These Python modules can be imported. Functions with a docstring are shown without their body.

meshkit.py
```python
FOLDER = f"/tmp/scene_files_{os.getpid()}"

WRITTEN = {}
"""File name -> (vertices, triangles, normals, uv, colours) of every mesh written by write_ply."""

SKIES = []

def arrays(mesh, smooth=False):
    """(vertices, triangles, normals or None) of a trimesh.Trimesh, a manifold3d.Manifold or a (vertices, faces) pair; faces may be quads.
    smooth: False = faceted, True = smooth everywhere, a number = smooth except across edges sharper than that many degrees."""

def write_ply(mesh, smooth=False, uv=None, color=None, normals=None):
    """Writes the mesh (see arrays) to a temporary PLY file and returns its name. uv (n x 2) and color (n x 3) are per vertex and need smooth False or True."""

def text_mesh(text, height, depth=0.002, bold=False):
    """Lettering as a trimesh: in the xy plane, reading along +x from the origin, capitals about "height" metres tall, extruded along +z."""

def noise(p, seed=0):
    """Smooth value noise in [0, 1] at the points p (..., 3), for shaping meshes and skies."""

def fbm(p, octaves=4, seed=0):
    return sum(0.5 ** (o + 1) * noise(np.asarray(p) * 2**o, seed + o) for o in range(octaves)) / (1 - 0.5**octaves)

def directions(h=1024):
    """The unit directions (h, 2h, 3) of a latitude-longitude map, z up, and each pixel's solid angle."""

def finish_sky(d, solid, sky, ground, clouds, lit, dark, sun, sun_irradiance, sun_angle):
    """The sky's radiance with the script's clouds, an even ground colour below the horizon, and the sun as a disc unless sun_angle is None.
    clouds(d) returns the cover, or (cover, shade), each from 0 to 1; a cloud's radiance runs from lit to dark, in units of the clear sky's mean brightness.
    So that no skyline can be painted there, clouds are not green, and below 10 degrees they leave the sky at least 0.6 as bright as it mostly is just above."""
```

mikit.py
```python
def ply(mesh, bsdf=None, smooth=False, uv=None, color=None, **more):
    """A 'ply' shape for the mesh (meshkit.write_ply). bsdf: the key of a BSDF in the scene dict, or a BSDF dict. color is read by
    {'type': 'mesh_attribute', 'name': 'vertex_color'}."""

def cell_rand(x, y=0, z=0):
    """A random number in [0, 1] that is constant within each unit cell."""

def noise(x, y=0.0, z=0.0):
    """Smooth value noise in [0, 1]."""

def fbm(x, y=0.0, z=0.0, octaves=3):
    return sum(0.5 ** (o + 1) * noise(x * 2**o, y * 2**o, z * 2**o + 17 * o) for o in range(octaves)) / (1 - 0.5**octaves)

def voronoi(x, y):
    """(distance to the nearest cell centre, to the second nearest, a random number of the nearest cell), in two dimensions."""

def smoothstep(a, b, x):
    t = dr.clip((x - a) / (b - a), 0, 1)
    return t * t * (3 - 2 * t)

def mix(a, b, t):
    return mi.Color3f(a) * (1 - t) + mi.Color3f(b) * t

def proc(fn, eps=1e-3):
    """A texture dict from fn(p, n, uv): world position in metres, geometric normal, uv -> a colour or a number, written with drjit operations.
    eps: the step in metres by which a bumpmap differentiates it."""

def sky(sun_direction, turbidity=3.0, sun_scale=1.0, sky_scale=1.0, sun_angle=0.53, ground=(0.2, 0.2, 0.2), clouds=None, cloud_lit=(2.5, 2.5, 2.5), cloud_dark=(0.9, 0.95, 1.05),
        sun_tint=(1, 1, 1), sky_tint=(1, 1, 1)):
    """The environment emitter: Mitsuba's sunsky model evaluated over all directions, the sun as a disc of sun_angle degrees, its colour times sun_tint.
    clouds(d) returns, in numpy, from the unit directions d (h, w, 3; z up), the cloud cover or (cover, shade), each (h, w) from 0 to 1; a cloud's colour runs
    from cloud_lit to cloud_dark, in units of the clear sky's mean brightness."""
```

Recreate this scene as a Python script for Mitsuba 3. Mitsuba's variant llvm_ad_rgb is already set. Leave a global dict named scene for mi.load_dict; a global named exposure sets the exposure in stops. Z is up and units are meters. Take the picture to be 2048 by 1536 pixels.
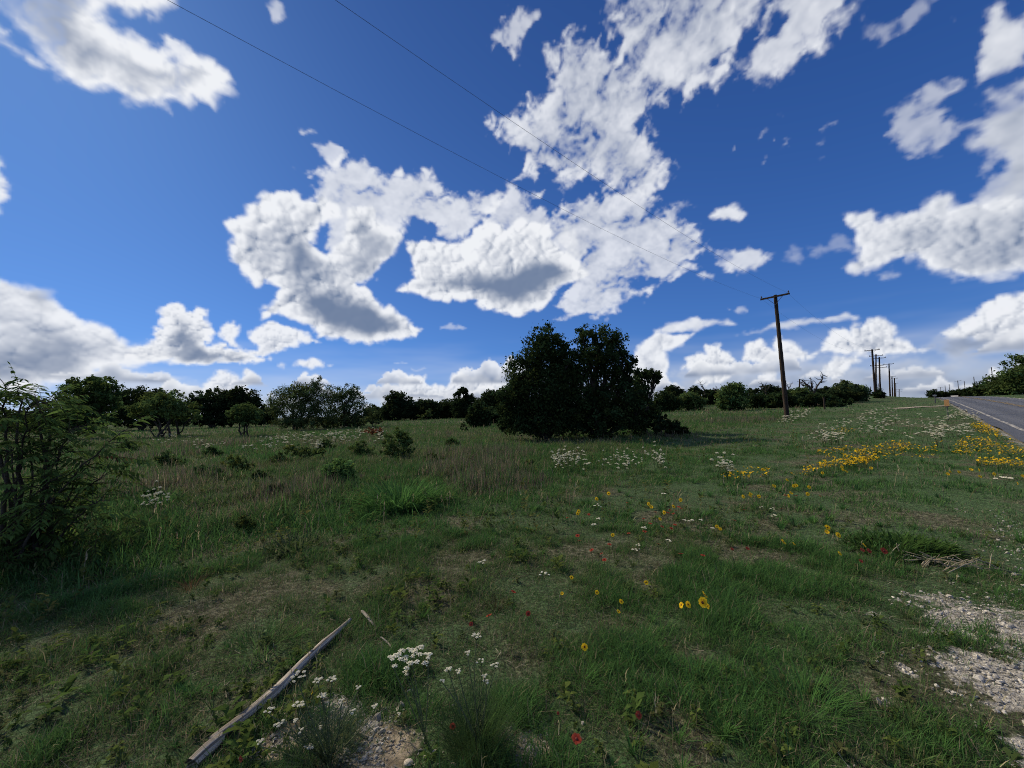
import math
import random

import drjit as dr
import numpy as np
import trimesh
import mitsuba as mi
import mikit
import meshkit
from mikit import proc, noise, fbm, voronoi, smoothstep, mix, ply

T = mi.ScalarTransform4f
scene, labels = {}, {}
exposure = 1.3

# ---------------------------------------------------------------- camera: eye height 1.6 m, 4 degrees up, a slight roll
PITCH, ROLL = math.radians(4.0), math.radians(1.5)
FWD = np.array([0, math.cos(PITCH), math.sin(PITCH)])
UP0 = np.array([0, -math.sin(PITCH), math.cos(PITCH)])
UP = UP0 * math.cos(ROLL) + np.array([1.0, 0, 0]) * math.sin(ROLL)
EYE = np.array([0, 0, 1.6])
scene['camera'] = {'type': 'perspective', 'fov': 104.01, 'fov_axis': 'x', 'near_clip': 0.05, 'far_clip': 5000.0,
                   'to_world': T().look_at(origin=EYE.tolist(), target=(EYE + FWD).tolist(), up=UP.tolist())}

# ---------------------------------------------------------------- sky: late sun ahead on the left behind thin cloud
SUN_AZ, SUN_EL = math.radians(-55), math.radians(40)
SUN = np.array([math.sin(SUN_AZ) * math.cos(SUN_EL), math.cos(SUN_AZ) * math.cos(SUN_EL), math.sin(SUN_EL)])


def np_smooth(a, b, x):
    t = np.clip((x - a) / (b - a), 0, 1)
    return t * t * (3 - 2 * t)


def puffs(u, v, seed):
    """A plane of rounded bumps, one to a unit cell."""
    iu, iv = np.floor(u), np.floor(v)
    best = np.zeros(len(u))

    def rnd(a, b, k):
        h = (a.astype(np.int64) * 374761393 + b.astype(np.int64) * 668265263 + (k + 7 * seed) * 2147483647) & 0xFFFFFFFF
        h = ((h ^ (h >> 13)) * 1274126177) & 0xFFFFFFFF
        return ((h ^ (h >> 16)) & 0xFFFFFF) / 16777215.0
    for a in (-1, 0, 1):
        for b in (-1, 0, 1):
            cu, cv = iu + a, iv + b
            r = .55 + .50 * rnd(cu, cv, 3)
            d2 = (cu + rnd(cu, cv, 1) - u) ** 2 + (cv + rnd(cu, cv, 2) - v) ** 2
            best = np.maximum(best, r * np.sqrt(np.maximum(0, 1 - d2 / (r * r))))
    return best


def billows(u, v, seed):
    """Cauliflower relief; u, v in degrees."""
    q = np.stack([u, v, 0 * u], -1)
    wu, wv = .9 * (meshkit.fbm(q * .8 + seed, 3, 61) - .5), .9 * (meshkit.fbm(q * .8 + seed, 3, 62) - .5)
    u, v = u + wu, v + wv
    return .55 * puffs(u * .42, v * .42, seed) + .31 * puffs(u * .85 + .3 * v, v * .85 - .3 * u, seed + 1) + .14 * puffs(u * 1.7 - .5 * v, v * 1.7 + .5 * u, seed + 2)


# every cloud: kind, opacity, edge roughness and softness in degrees, shade (base, core, belly, relief), outline in (azimuth, elevation) degrees
CLOUDS = [
    ('a', 0.84, 0.32, 1.7, (0.24, 0.2, 0, 0.9), [(7.3, 43), (7.9, 42.2), (7.1, 40), (5.7, 38.7), (3.4, 37.1), (0.1, 37.4), (1, 35.4), (1.7, 34.2), (3.2, 33.2), (7.9, 31.5), (12.3, 31.1), (15.3, 29.5), (17, 27.6), (21, 27.8), (21.6, 29.7), (21.1, 31.1), (19.3, 33.7), (18.9, 34.9), (21.2, 36.2), (24.1, 36.8), (27.6, 37.4), (30.7, 38.2), (32.6, 39.7), (35.8, 42.1), (37.3, 45.7), (22.2, 50.2), (17.3, 46.1), (16.4, 44.5), (17.2, 41.9), (14.9, 42.7), (14.6, 44.4), (12.1, 45.5), (8.6, 44.4)]),
    ('a', 0.82, 0.28, 1.4, (0.26, 0.1, 0, 0.5), [(32.8, 37.2), (33.6, 36), (35.7, 36.2), (38.8, 36.8), (40.9, 37.5), (42.2, 38.6), (46.6, 41.3), (37.3, 45.7), (35.9, 40.9), (35.4, 38.7), (34, 38)]),
    ('a', 0.7, 0.36, 0.8, (0.25, 0.1, 0, 0.4), [(-2.4, 44.1), (-0.4, 46.3), (1.1, 47.5), (2.3, 46.1), (5.4, 46.1), (2.6, 44.7), (1.4, 43.5), (-0.5, 44.7)]),
    ('a', 0.35, 0.3, 0.8, (0.3, 0.1, 0, 0.4), [(43.9, 35.2), (46.8, 35.4), (49.6, 34.8), (47.7, 34.2), (44.5, 34.8)]),
    ('a', 0.55, 0.3, 0.6, (0.2, 0.1, 0, 0.4), [(14.3, 45.2), (15.9, 47.3), (19.2, 48.1), (17.1, 45.2), (15.5, 43)]),
    ('a', 0.8, 0.34, 1.3, (0.22, 0.15, 0, 0.9), [(6.8, 26.5), (10.6, 27.5), (14.6, 28.1), (20.9, 27.1), (22.4, 24.8), (24.5, 23.2), (26.1, 20.9), (24.5, 18.4), (21.5, 16.7), (16.9, 15.9), (13.9, 14.3), (12.7, 13), (9.3, 13.7), (6.7, 14.8), (9.4, 16.1), (9, 22.1)]),
    ('a', 0.78, 0.3, 1.1, (0.24, 0.08, 0, 0.5), [(-3, 25.7), (-1.9, 26.9), (0.6, 29.2), (4, 28.3), (7, 26.5), (9.7, 23.3), (11, 20), (-1.2, 22.6)]),
    ('a', 0.55, 0.34, 0.6, (0.2, 0.1, 0, 0.4), [(20.9, 26.1), (25.6, 26), (26, 25.4), (24, 24.4), (24.9, 23.6), (22.7, 23.9)]),
    ('a', 0.84, 0.28, 1.1, (0.18, 0.08, 0, 0.5), [(-26.4, 28), (-24.8, 29.8), (-22.8, 31.1), (-20.3, 31.6), (-19, 30.5), (-17.8, 29.8), (-15.5, 30.2), (-13.6, 30.6), (-11.4, 31.2), (-9.6, 29.7), (-7.6, 28.5), (-4.7, 29.5), (-1.6, 29.3), (-2.2, 28.1), (-5.1, 26.5), (-6.7, 24.6), (-10.2, 24.2), (-9.2, 25.8), (-11.7, 26.3), (-15.5, 25.8), (-17.6, 23.2), (-20.9, 21.7), (-25.2, 20.5), (-25.8, 22.8), (-24.3, 24.8)]),
    ('a', 0.9, 0.2, 0.5, (0.1, 0.1, 0, 0.4), [(-28, 33.3), (-27, 33.9), (-26.1, 33.9), (-26.4, 33.3), (-27.6, 33)]),
    ('a', 0.7, 0.3, 0.5, (0.15, 0.1, 0, 0.4), [(-25.9, 32.5), (-25.2, 32.9), (-23.2, 32.2), (-23.8, 30.9), (-24.7, 31.2)]),
    ('s', 0.95, 0.16, 0.35, (0.08, 0.1, 0.1, 0.5), [(-16.7, 30.7), (-16.3, 31.4), (-15.6, 31.9), (-14.7, 31.3), (-14.9, 30.7), (-16.2, 30.5)]),
    ('a', 0.6, 0.3, 0.5, (0.15, 0.1, 0, 0.4), [(-31.9, 42.7), (-31.5, 43.5), (-30.8, 43.4), (-30.7, 42.8), (-31.5, 42.5)]),
    ('a', 0.9, 0.22, 0.5, (0.12, 0.1, 0, 0.4), [(27.8, 23.5), (29.1, 24.1), (30, 24.1), (31.5, 23), (30.4, 22.4), (28.7, 22.6)]),
    ('a', 0.8, 0.26, 0.8, (0.2, 0.1, 0, 0.4), [(27, 19.7), (28.5, 19.4), (31.8, 18.7), (33.3, 17.5), (32.7, 16.5), (30.5, 16.6), (28.4, 18.2)]),
    ('a', 0.7, 0.24, 0.5, (0.15, 0.1, 0, 0.4), [(25.5, 17), (26.3, 17.4), (27.4, 16.6), (26.4, 16.4)]),
    ('a', 0.3, 0.22, 0.6, (0.3, 0.1, 0, 0.4), [(35.4, 17.2), (35.9, 17.8), (36.6, 17.3), (36.2, 16.6)]),
    ('a', 0.25, 0.3, 0.6, (0.3, 0.1, 0, 0.4), [(37.7, 17.1), (40.4, 17.7), (40.8, 17), (38.5, 16.5)]),
    ('a', 0.5, 0.2, 0.3, (0.15, 0.1, 0, 0.3), [(28.9, 12.3), (30, 12.4), (30.8, 11.9), (29.7, 11.8)]),
    ('s', 0.92, 0.34, 1.0, (0.34, 0.25, 0.1, 0.5), [(51, 30.5), (51.8, 31.2), (52.8, 31.7), (53.4, 31.1), (53.4, 29.9), (53.9, 29), (54.1, 27.3), (52.7, 27.8), (51.6, 27.5), (51.2, 28.2), (50.7, 29.6)]),
    ('a', 0.6, 0.3, 1.0, (0.5, 0.2, 0.1, 0.5), [(44.6, 28), (46.1, 28.8), (47.9, 28.5), (49.2, 27.6), (48.7, 26.3), (49.4, 25.3), (48.7, 23.7), (46.9, 24.4), (45.9, 25.8)]),
    ('s', 0.93, 0.28, 1.3, (0.4, 0.25, 0.25, 0.5), [(49.3, 26), (50, 25.2), (51.4, 26.2), (53.4, 26.4), (56.3, 26.6), (56.3, 14.9), (53.4, 16.1), (51.9, 18.4), (51.8, 20.4), (50.4, 22.8), (49.5, 24.6)]),
    ('s', 0.55, 0.34, 0.8, (0.46, 0.1, 0.2, 0.4), [(50.2, 19.2), (51.2, 20.4), (53.7, 20.1), (54.4, 15.7), (50.7, 17.6)]),
    ('c', 0.97, 0.75, 0.6, (0.2, 0.42, 0.42, 0.85), [(40.8, 19.6), (41.1, 20.2), (42.1, 19.7), (43.1, 19.9), (43.7, 19.5), (43.9, 18.6), (45.3, 18.8), (46.8, 18.8), (47.8, 19.5), (48.4, 19.6), (49, 18.9), (49.2, 18.1), (50.7, 18), (51.5, 17.9), (53, 18), (56.1, 17.8), (55.9, 9.8), (53, 10.8), (51.1, 11), (49.1, 11.2), (47.7, 12.1), (46.2, 13.6), (44.3, 14.5), (42.4, 13.6), (41.1, 13.5), (40.8, 14.9), (41.7, 16.9), (41.5, 18.3)]),
    ('a', 0.4, 0.3, 0.6, (0.35, 0.1, 0, 0.3), [(43.2, 13.5), (44.6, 13.7), (44.9, 13.1), (43.6, 12.8)]),
    ('a', 0.99, 0.17, 1.0, (-0.1, 0.78, 0, 0.7), [(-60.1, 37.5), (-45.5, 46.8), (-41.6, 41.3), (-42.3, 38.5), (-43.4, 38.1), (-44.9, 37.4), (-46, 37.2), (-46.9, 36), (-45.7, 35.9), (-44.6, 36.2), (-43.3, 35.8), (-41.4, 36), (-39.7, 36.7), (-37.9, 36.8), (-36.5, 36.6), (-36, 35.8), (-36.3, 34.7), (-37.7, 33.8), (-39.5, 33.2), (-39.9, 32), (-41.4, 32.1), (-44.2, 30.7), (-45.2, 30.7), (-46, 31.3), (-47.6, 30.2), (-49.1, 30.3), (-49.9, 30.9), (-51.3, 32), (-52.6, 32.7), (-53.7, 33.1), (-59.6, 31.5)]),
    ('a', 0.97, 0.18, 0.8, (-0.1, 0.3, 0, 0.5), [(-59.6, 31.2), (-53.7, 32.4), (-52.6, 32.1), (-51.6, 31.6), (-50.4, 31), (-50.2, 30.6), (-51.5, 30.3), (-52.5, 30.6), (-53.6, 31), (-59.6, 30.3)]),
    ('a', 0.85, 0.28, 0.5, (0, 0.1, 0, 0.4), [(-42.2, 36.9), (-41.6, 37.3), (-40.1, 37.5), (-39.7, 36.8), (-40.7, 36.3), (-41.6, 36.6)]),
    ('c', 0.95, 0.5, 0.4, (0.1, 0.3, 0.1, 0.5), [(-54.5, 22.7), (-52.9, 23.1), (-52.6, 22.4), (-52.7, 21.4), (-52.4, 20.5), (-52.2, 19.6), (-52.6, 18.4), (-54.3, 17.6)]),
    ('c', 0.99, 0.8, 0.45, (0.04, 0.62, 0.0, 0.85), [(-35.9, 22), (-35.5, 22.5), (-34, 23.3), (-34, 24.6), (-32.6, 26), (-30.9, 26.7), (-28.9, 27.1), (-27.9, 26.6), (-26.4, 26.9), (-26, 27.8), (-25, 28), (-24.2, 27.1), (-23.3, 26.5), (-23.4, 25.5), (-24.6, 24.7), (-26, 23.1), (-26.3, 22), (-25.8, 21.1), (-25.2, 20.7), (-24.1, 21.3), (-22.8, 22.6), (-22.5, 25), (-22.2, 26.5), (-19.2, 27.1), (-18.4, 25.6), (-17.1, 24.9), (-15.1, 24.9), (-14.7, 24.1), (-15.4, 23.3), (-16.2, 22), (-17.7, 20), (-18.7, 18), (-20.9, 17.3), (-20, 17.4), (-18.8, 15.8), (-18, 14.7), (-17.1, 14.8), (-15.2, 13.2), (-13.5, 12.4), (-12.7, 12), (-13.3, 10.9), (-15.2, 10.5), (-19.7, 9.7), (-22.1, 10), (-24.7, 10.1), (-25.9, 10.2), (-27.2, 11.7), (-28.8, 12.5), (-30.5, 12.9), (-32.1, 12.2), (-32.2, 13.5), (-30.9, 14.5), (-30.8, 15.9), (-31.7, 16.2), (-33.1, 15.6), (-33.8, 16.7), (-35.4, 17.9), (-35.4, 20), (-35.2, 20.7)]),
    ('s', 0.92, 0.16, 1.4, (0.9, 0.2, 0.1, 0.5), [(-29.6, 21.4), (-28.2, 22.5), (-26.7, 21.5), (-25.8, 19.3), (-27, 18.2), (-25.8, 15.6), (-28.1, 15.4), (-29.5, 17), (-30.4, 18.6)]),
    ('s', 0.7, 0.18, 1.0, (0.62, 0.2, 0.1, 0.5), [(-21.4, 25.2), (-19.9, 26.5), (-18.6, 25.5), (-16.9, 23.9), (-16.2, 22.1), (-18.3, 19.4), (-20.9, 17.9), (-22.8, 18.7), (-22.1, 22.1)]),
    ('s', 0.97, 0.1, 1.25, (1.0, 0.2, 0.1, 0.35), [(-28.4, 17.1), (-25.8, 16.5), (-22.1, 15.9), (-19.6, 16.1), (-17.6, 14.3), (-14.6, 12.7), (-15.3, 11), (-19.6, 10.2), (-24, 10.5), (-26.3, 11.8), (-28.1, 14.1)]),
    ('c', 0.99, 0.75, 0.45, (0.04, 0.34, 0.0, 0.85), [(-15.6, 17), (-13.9, 18.7), (-14.3, 21.1), (-14.9, 23.2), (-12.1, 23.9), (-9.2, 23.7), (-6.9, 23.6), (-5.6, 24.3), (-5.1, 25.6), (-2.5, 26.1), (-0.4, 25.3), (1.7, 26.3), (5.8, 25.5), (6.7, 23.6), (8.9, 21.4), (10.4, 19.9), (11.5, 18.7), (10.8, 18.1), (7.5, 17.4), (5.1, 14.7), (1, 13.4), (-1.5, 14.1), (-3.9, 14.6), (-5.6, 15.6), (-11.3, 16)]),
    ('s', 0.97, 0.09, 1.25, (1.05, 0.1, 0.1, 0.3), [(-13.9, 17.6), (-10.7, 19.1), (-5.7, 19.6), (0.9, 20.5), (3.9, 21.6), (6.8, 21.5), (9.6, 19.8), (11.2, 18.8), (9.5, 18.2), (7.2, 17.6), (4.8, 15.7), (1.5, 14.8), (-2.2, 15.4), (-5.8, 16.6), (-10.8, 17.2)]),
    ('c', 0.97, 0.65, 0.5, (0.06, 0.42, 0.25, 0.8), [(-56.5, 12.7), (-52.5, 13.1), (-50.6, 12.6), (-49.2, 11.5), (-47.9, 10.7), (-46.7, 9.6), (-45.3, 9.5), (-43.7, 7.9), (-42.4, 8.2), (-41.1, 7.7), (-39.9, 6.4), (-42.7, 6.1), (-46, 5.3), (-48.6, 3.7), (-56, 2.6)]),
    ('s', 0.62, 0.22, 1.4, (0.85, 0.2, 0.1, 0.4), [(-55.3, 6.7), (-51.7, 7.6), (-50.6, 8.4), (-48.5, 8.4), (-46.8, 7.7), (-46, 6.3), (-46.7, 4.2), (-48.6, 3.4), (-55.1, 2.6)]),
    ('s', 0.8, 0.2, 1.0, (0.55, 0.2, 0.1, 0.4), [(-50.7, 11.3), (-49.8, 12), (-49, 10.5), (-49.1, 9.5), (-50.4, 9.6)]),
    ('c', 0.98, 0.7, 0.35, (0.02, 0.5, 0.3, 0.8), [(-42.4, 8.1), (-41.6, 10.2), (-41.6, 11.3), (-41.5, 12.2), (-40.9, 12.7), (-39.7, 12.8), (-39.2, 12), (-38.5, 12.6), (-37.9, 12.3), (-37.7, 11.3), (-37, 10.6), (-37, 9.8), (-37.3, 8.6), (-36.3, 8.6), (-34.9, 8.4), (-33.4, 7.9), (-31.3, 7.4), (-32.3, 6.8), (-38.1, 6.4), (-41.1, 6.5), (-43.5, 6.3), (-44.6, 6.8)]),
    ('s', 0.9, 0.18, 0.7, (0.9, 0.1, 0.1, 0.3), [(-41.2, 9.3), (-40.6, 11), (-39.3, 11.1), (-37.8, 9.7), (-37.2, 8), (-33.4, 7.4), (-37.2, 6.6), (-40.7, 6.6), (-43.5, 6.5), (-42.3, 7.2), (-40.5, 8)]),
    ('c', 0.95, 0.45, 0.3, (0.02, 0.45, 0.2, 0.6), [(-36.3, 9.6), (-36.4, 10.6), (-35.9, 11.3), (-35.1, 11.5), (-34.3, 10.8), (-34.5, 10), (-35.1, 9.3), (-34.9, 8.1), (-35.8, 8.7)]),
    ('c', 0.96, 0.5, 0.35, (0.05, 0.3, 0.5, 0.6), [(-33.8, 9.6), (-33.4, 10.4), (-32.7, 11), (-31.1, 11.7), (-29.2, 11.4), (-28.3, 10.9), (-26.9, 10.5), (-25.7, 9.5), (-28, 9.2), (-30.2, 8.4), (-32.3, 7.3), (-34.9, 7.4), (-32.6, 8.6), (-33.4, 9.2)]),
    ('c', 0.92, 0.35, 0.3, (0.02, 0.2, 0.5, 0.5), [(-28.8, 6.5), (-28, 7), (-26.6, 7.6), (-25.4, 7.2), (-24.5, 6.8), (-26.6, 6.3)]),
    ('c', 0.9, 0.3, 0.3, (0.05, 0.2, 0.4, 0.5), [(-30.4, 6.6), (-30.1, 6.9), (-29.4, 6.7), (-29.8, 6.3)]),
    ('c', 0.85, 0.3, 0.3, (0.05, 0.2, 0.3, 0.5), [(-31.9, 7.2), (-31.6, 7.7), (-31, 7.5), (-31.4, 7)]),
    ('a', 0.5, 0.2, 0.3, (0.1, 0.1, 0, 0.3), [(-16.7, 7), (-15.7, 7.3), (-14.7, 7.1), (-15.7, 6.9)]),
    ('a', 0.4, 0.2, 0.3, (0.1, 0.1, 0, 0.3), [(-14, 6.5), (-12.3, 6.7), (-12.1, 6.5), (-13.3, 6.3)]),
    ('a', 0.4, 0.25, 0.4, (0.3, 0.1, 0, 0.3), [(-9.8, 12.1), (-8.7, 12.5), (-6.2, 12.3), (-7.6, 11.9), (-9.1, 11.9)]),
    ('c', 0.93, 0.5, 0.3, (0.05, 0.45, 0.3, 0.7), [(-38.4, 2.8), (-37.6, 4.3), (-36.3, 5.4), (-35.5, 5.6), (-34.8, 5.1), (-34.3, 4.7), (-33.5, 5.6), (-32.8, 5.3), (-32.6, 4.4), (-33.8, 3.7), (-32.3, 3.2), (-34.8, 2.3)]),
    ('c', 0.92, 0.45, 0.3, (0.05, 0.4, 0.3, 0.7), [(-18.3, 3.1), (-18, 4.3), (-16.9, 4.5), (-15.8, 4), (-15.7, 5.1), (-14.7, 5.5), (-12.3, 5.3), (-12, 4.4), (-10.2, 3.9), (-9.1, 4), (-8.5, 5.6), (-7.3, 6), (-5.8, 5.3), (-4.4, 5.8), (-2.9, 4.8), (-1, 6), (-0.3, 1.7), (-18.3, 2.1)]),
    ('s', 0.7, 0.2, 0.9, (0.3, 0.3, 0.3, 0.5), [(-19.9, 2.1), (-18.3, 3.3), (-15.7, 3.6), (-12.3, 3.4), (-8.8, 3.8), (-4.6, 3.8), (-0.3, 3.9), (-0.4, 0.9), (-19.9, 1.3)]),
    ('s', 0.6, 0.2, 0.8, (0.2, 0.3, 0.3, 0.5), [(-49.2, 2.3), (-48, 3.6), (-46, 5), (-44.2, 5.9), (-42.3, 5.2), (-38.5, 4.5), (-36.2, 2.8), (-28, 2.2), (-28, 0.3), (-49.1, 0.8)]),
    ('c', 0.95, 0.4, 0.35, (0.03, 0.3, 0.3, 0.6), [(17.2, 8), (18.7, 9.3), (20.2, 10.2), (22.5, 9.7), (25, 9.5), (23.7, 8.2), (21.5, 7.4), (21.6, 5.4), (20.9, 1.7), (17, 1.9), (16.5, 5.3)]),
    ('a', 0.9, 0.16, 0.5, (0.15, 0.1, 0, 0.3), [(20.2, 10.2), (21.4, 11), (24.4, 11.2), (28.6, 11), (29.2, 10.5), (27.4, 9.9), (23.2, 9.9)]),
    ('a', 0.75, 0.18, 0.5, (0.25, 0.1, 0, 0.3), [(29.4, 9), (31.2, 9.5), (33.5, 9.8), (38.1, 9.7), (40.5, 9.8), (40.9, 9.4), (38.1, 9.1), (34.2, 9), (31.1, 8.8)]),
    ('s', 0.62, 0.24, 1.2, (0.55, 0.3, 0.2, 0.5), [(17, 1.2), (17.4, 3.2), (22.9, 4.6), (29.8, 4.8), (35.9, 5.2), (42.4, 4.8), (47.8, 4.4), (55.1, 4.3), (55.1, -1.9), (16.9, -1.5)]),
    ('c', 0.97, 0.5, 0.4, (0.04, 0.32, 0.55, 0.7), [(23, 5.1), (23.7, 6.5), (25.1, 7.3), (26, 6.9), (26.2, 8), (27.8, 7.9), (28.6, 6.8), (29.6, 5.6), (30.4, 4.9), (28.2, 4.5), (25.3, 4.5)]),
    ('c', 0.97, 0.45, 0.35, (0.04, 0.32, 0.5, 0.7), [(30.3, 5.9), (30.5, 7.3), (31.2, 7.9), (32.2, 7.8), (32.9, 7.3), (33.5, 6.6), (33.5, 7.7), (34.1, 8.1), (35, 7.5), (36, 6.7), (36.9, 6), (37.8, 5.4), (35.5, 5.1), (32.5, 5)]),
    ('c', 0.97, 0.5, 0.4, (0.06, 0.32, 0.65, 0.7), [(36.5, 5.9), (38.3, 6.5), (39.1, 8.2), (39.8, 8.4), (40.5, 7.9), (40.9, 8.6), (42.2, 8.8), (43.5, 8.5), (44.2, 7.8), (44.4, 6.8), (45.5, 5.8), (46.9, 5.2), (45.4, 4.9), (42, 5), (39.2, 5.5)]),
    ('c', 0.95, 0.4, 0.35, (0.15, 0.3, 0.4, 0.6), [(37.7, 3.6), (38.4, 4.8), (39.2, 5.3), (40, 5), (41.1, 5.4), (41.2, 4.7), (40.3, 4.1), (39.8, 2.8), (38.1, 2.7)]),
    ('c', 0.95, 0.4, 0.35, (0.12, 0.3, 0.5, 0.6), [(24.6, 2.9), (25.3, 4.5), (29.2, 4), (27.5, 2.9), (25.8, 2.5)]),
    ('c', 0.9, 0.35, 0.3, (0.12, 0.3, 0.4, 0.6), [(32.1, 3.6), (33, 4.7), (33.6, 4.8), (33.7, 3.9), (33.4, 3), (32.4, 2.9)]),
    ('c', 0.85, 0.35, 0.3, (0.15, 0.3, 0.4, 0.5), [(35.8, 3.1), (36.8, 3.9), (37.9, 3.7), (37.7, 3), (36.3, 2.9)]),
    ('c', 0.97, 0.55, 0.4, (0.03, 0.28, 0.75, 0.8), [(46.8, 6.2), (47.5, 6.7), (48.4, 7.2), (49.2, 7.7), (50, 8.6), (50.9, 9.1), (51.3, 9.4), (52.1, 9.5), (54.4, 8.7), (56.2, 7.7), (56, 4.1), (52.2, 4.8), (49.8, 5.4)]),
    ('s', 0.85, 0.2, 0.8, (0.85, 0.2, 0.2, 0.4), [(45.8, 5.4), (47.9, 6.2), (49.8, 6.1), (52.6, 5.7), (56.1, 5.1), (56, 3.7), (50.9, 4.4), (47.2, 4.8)]),
]


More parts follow.
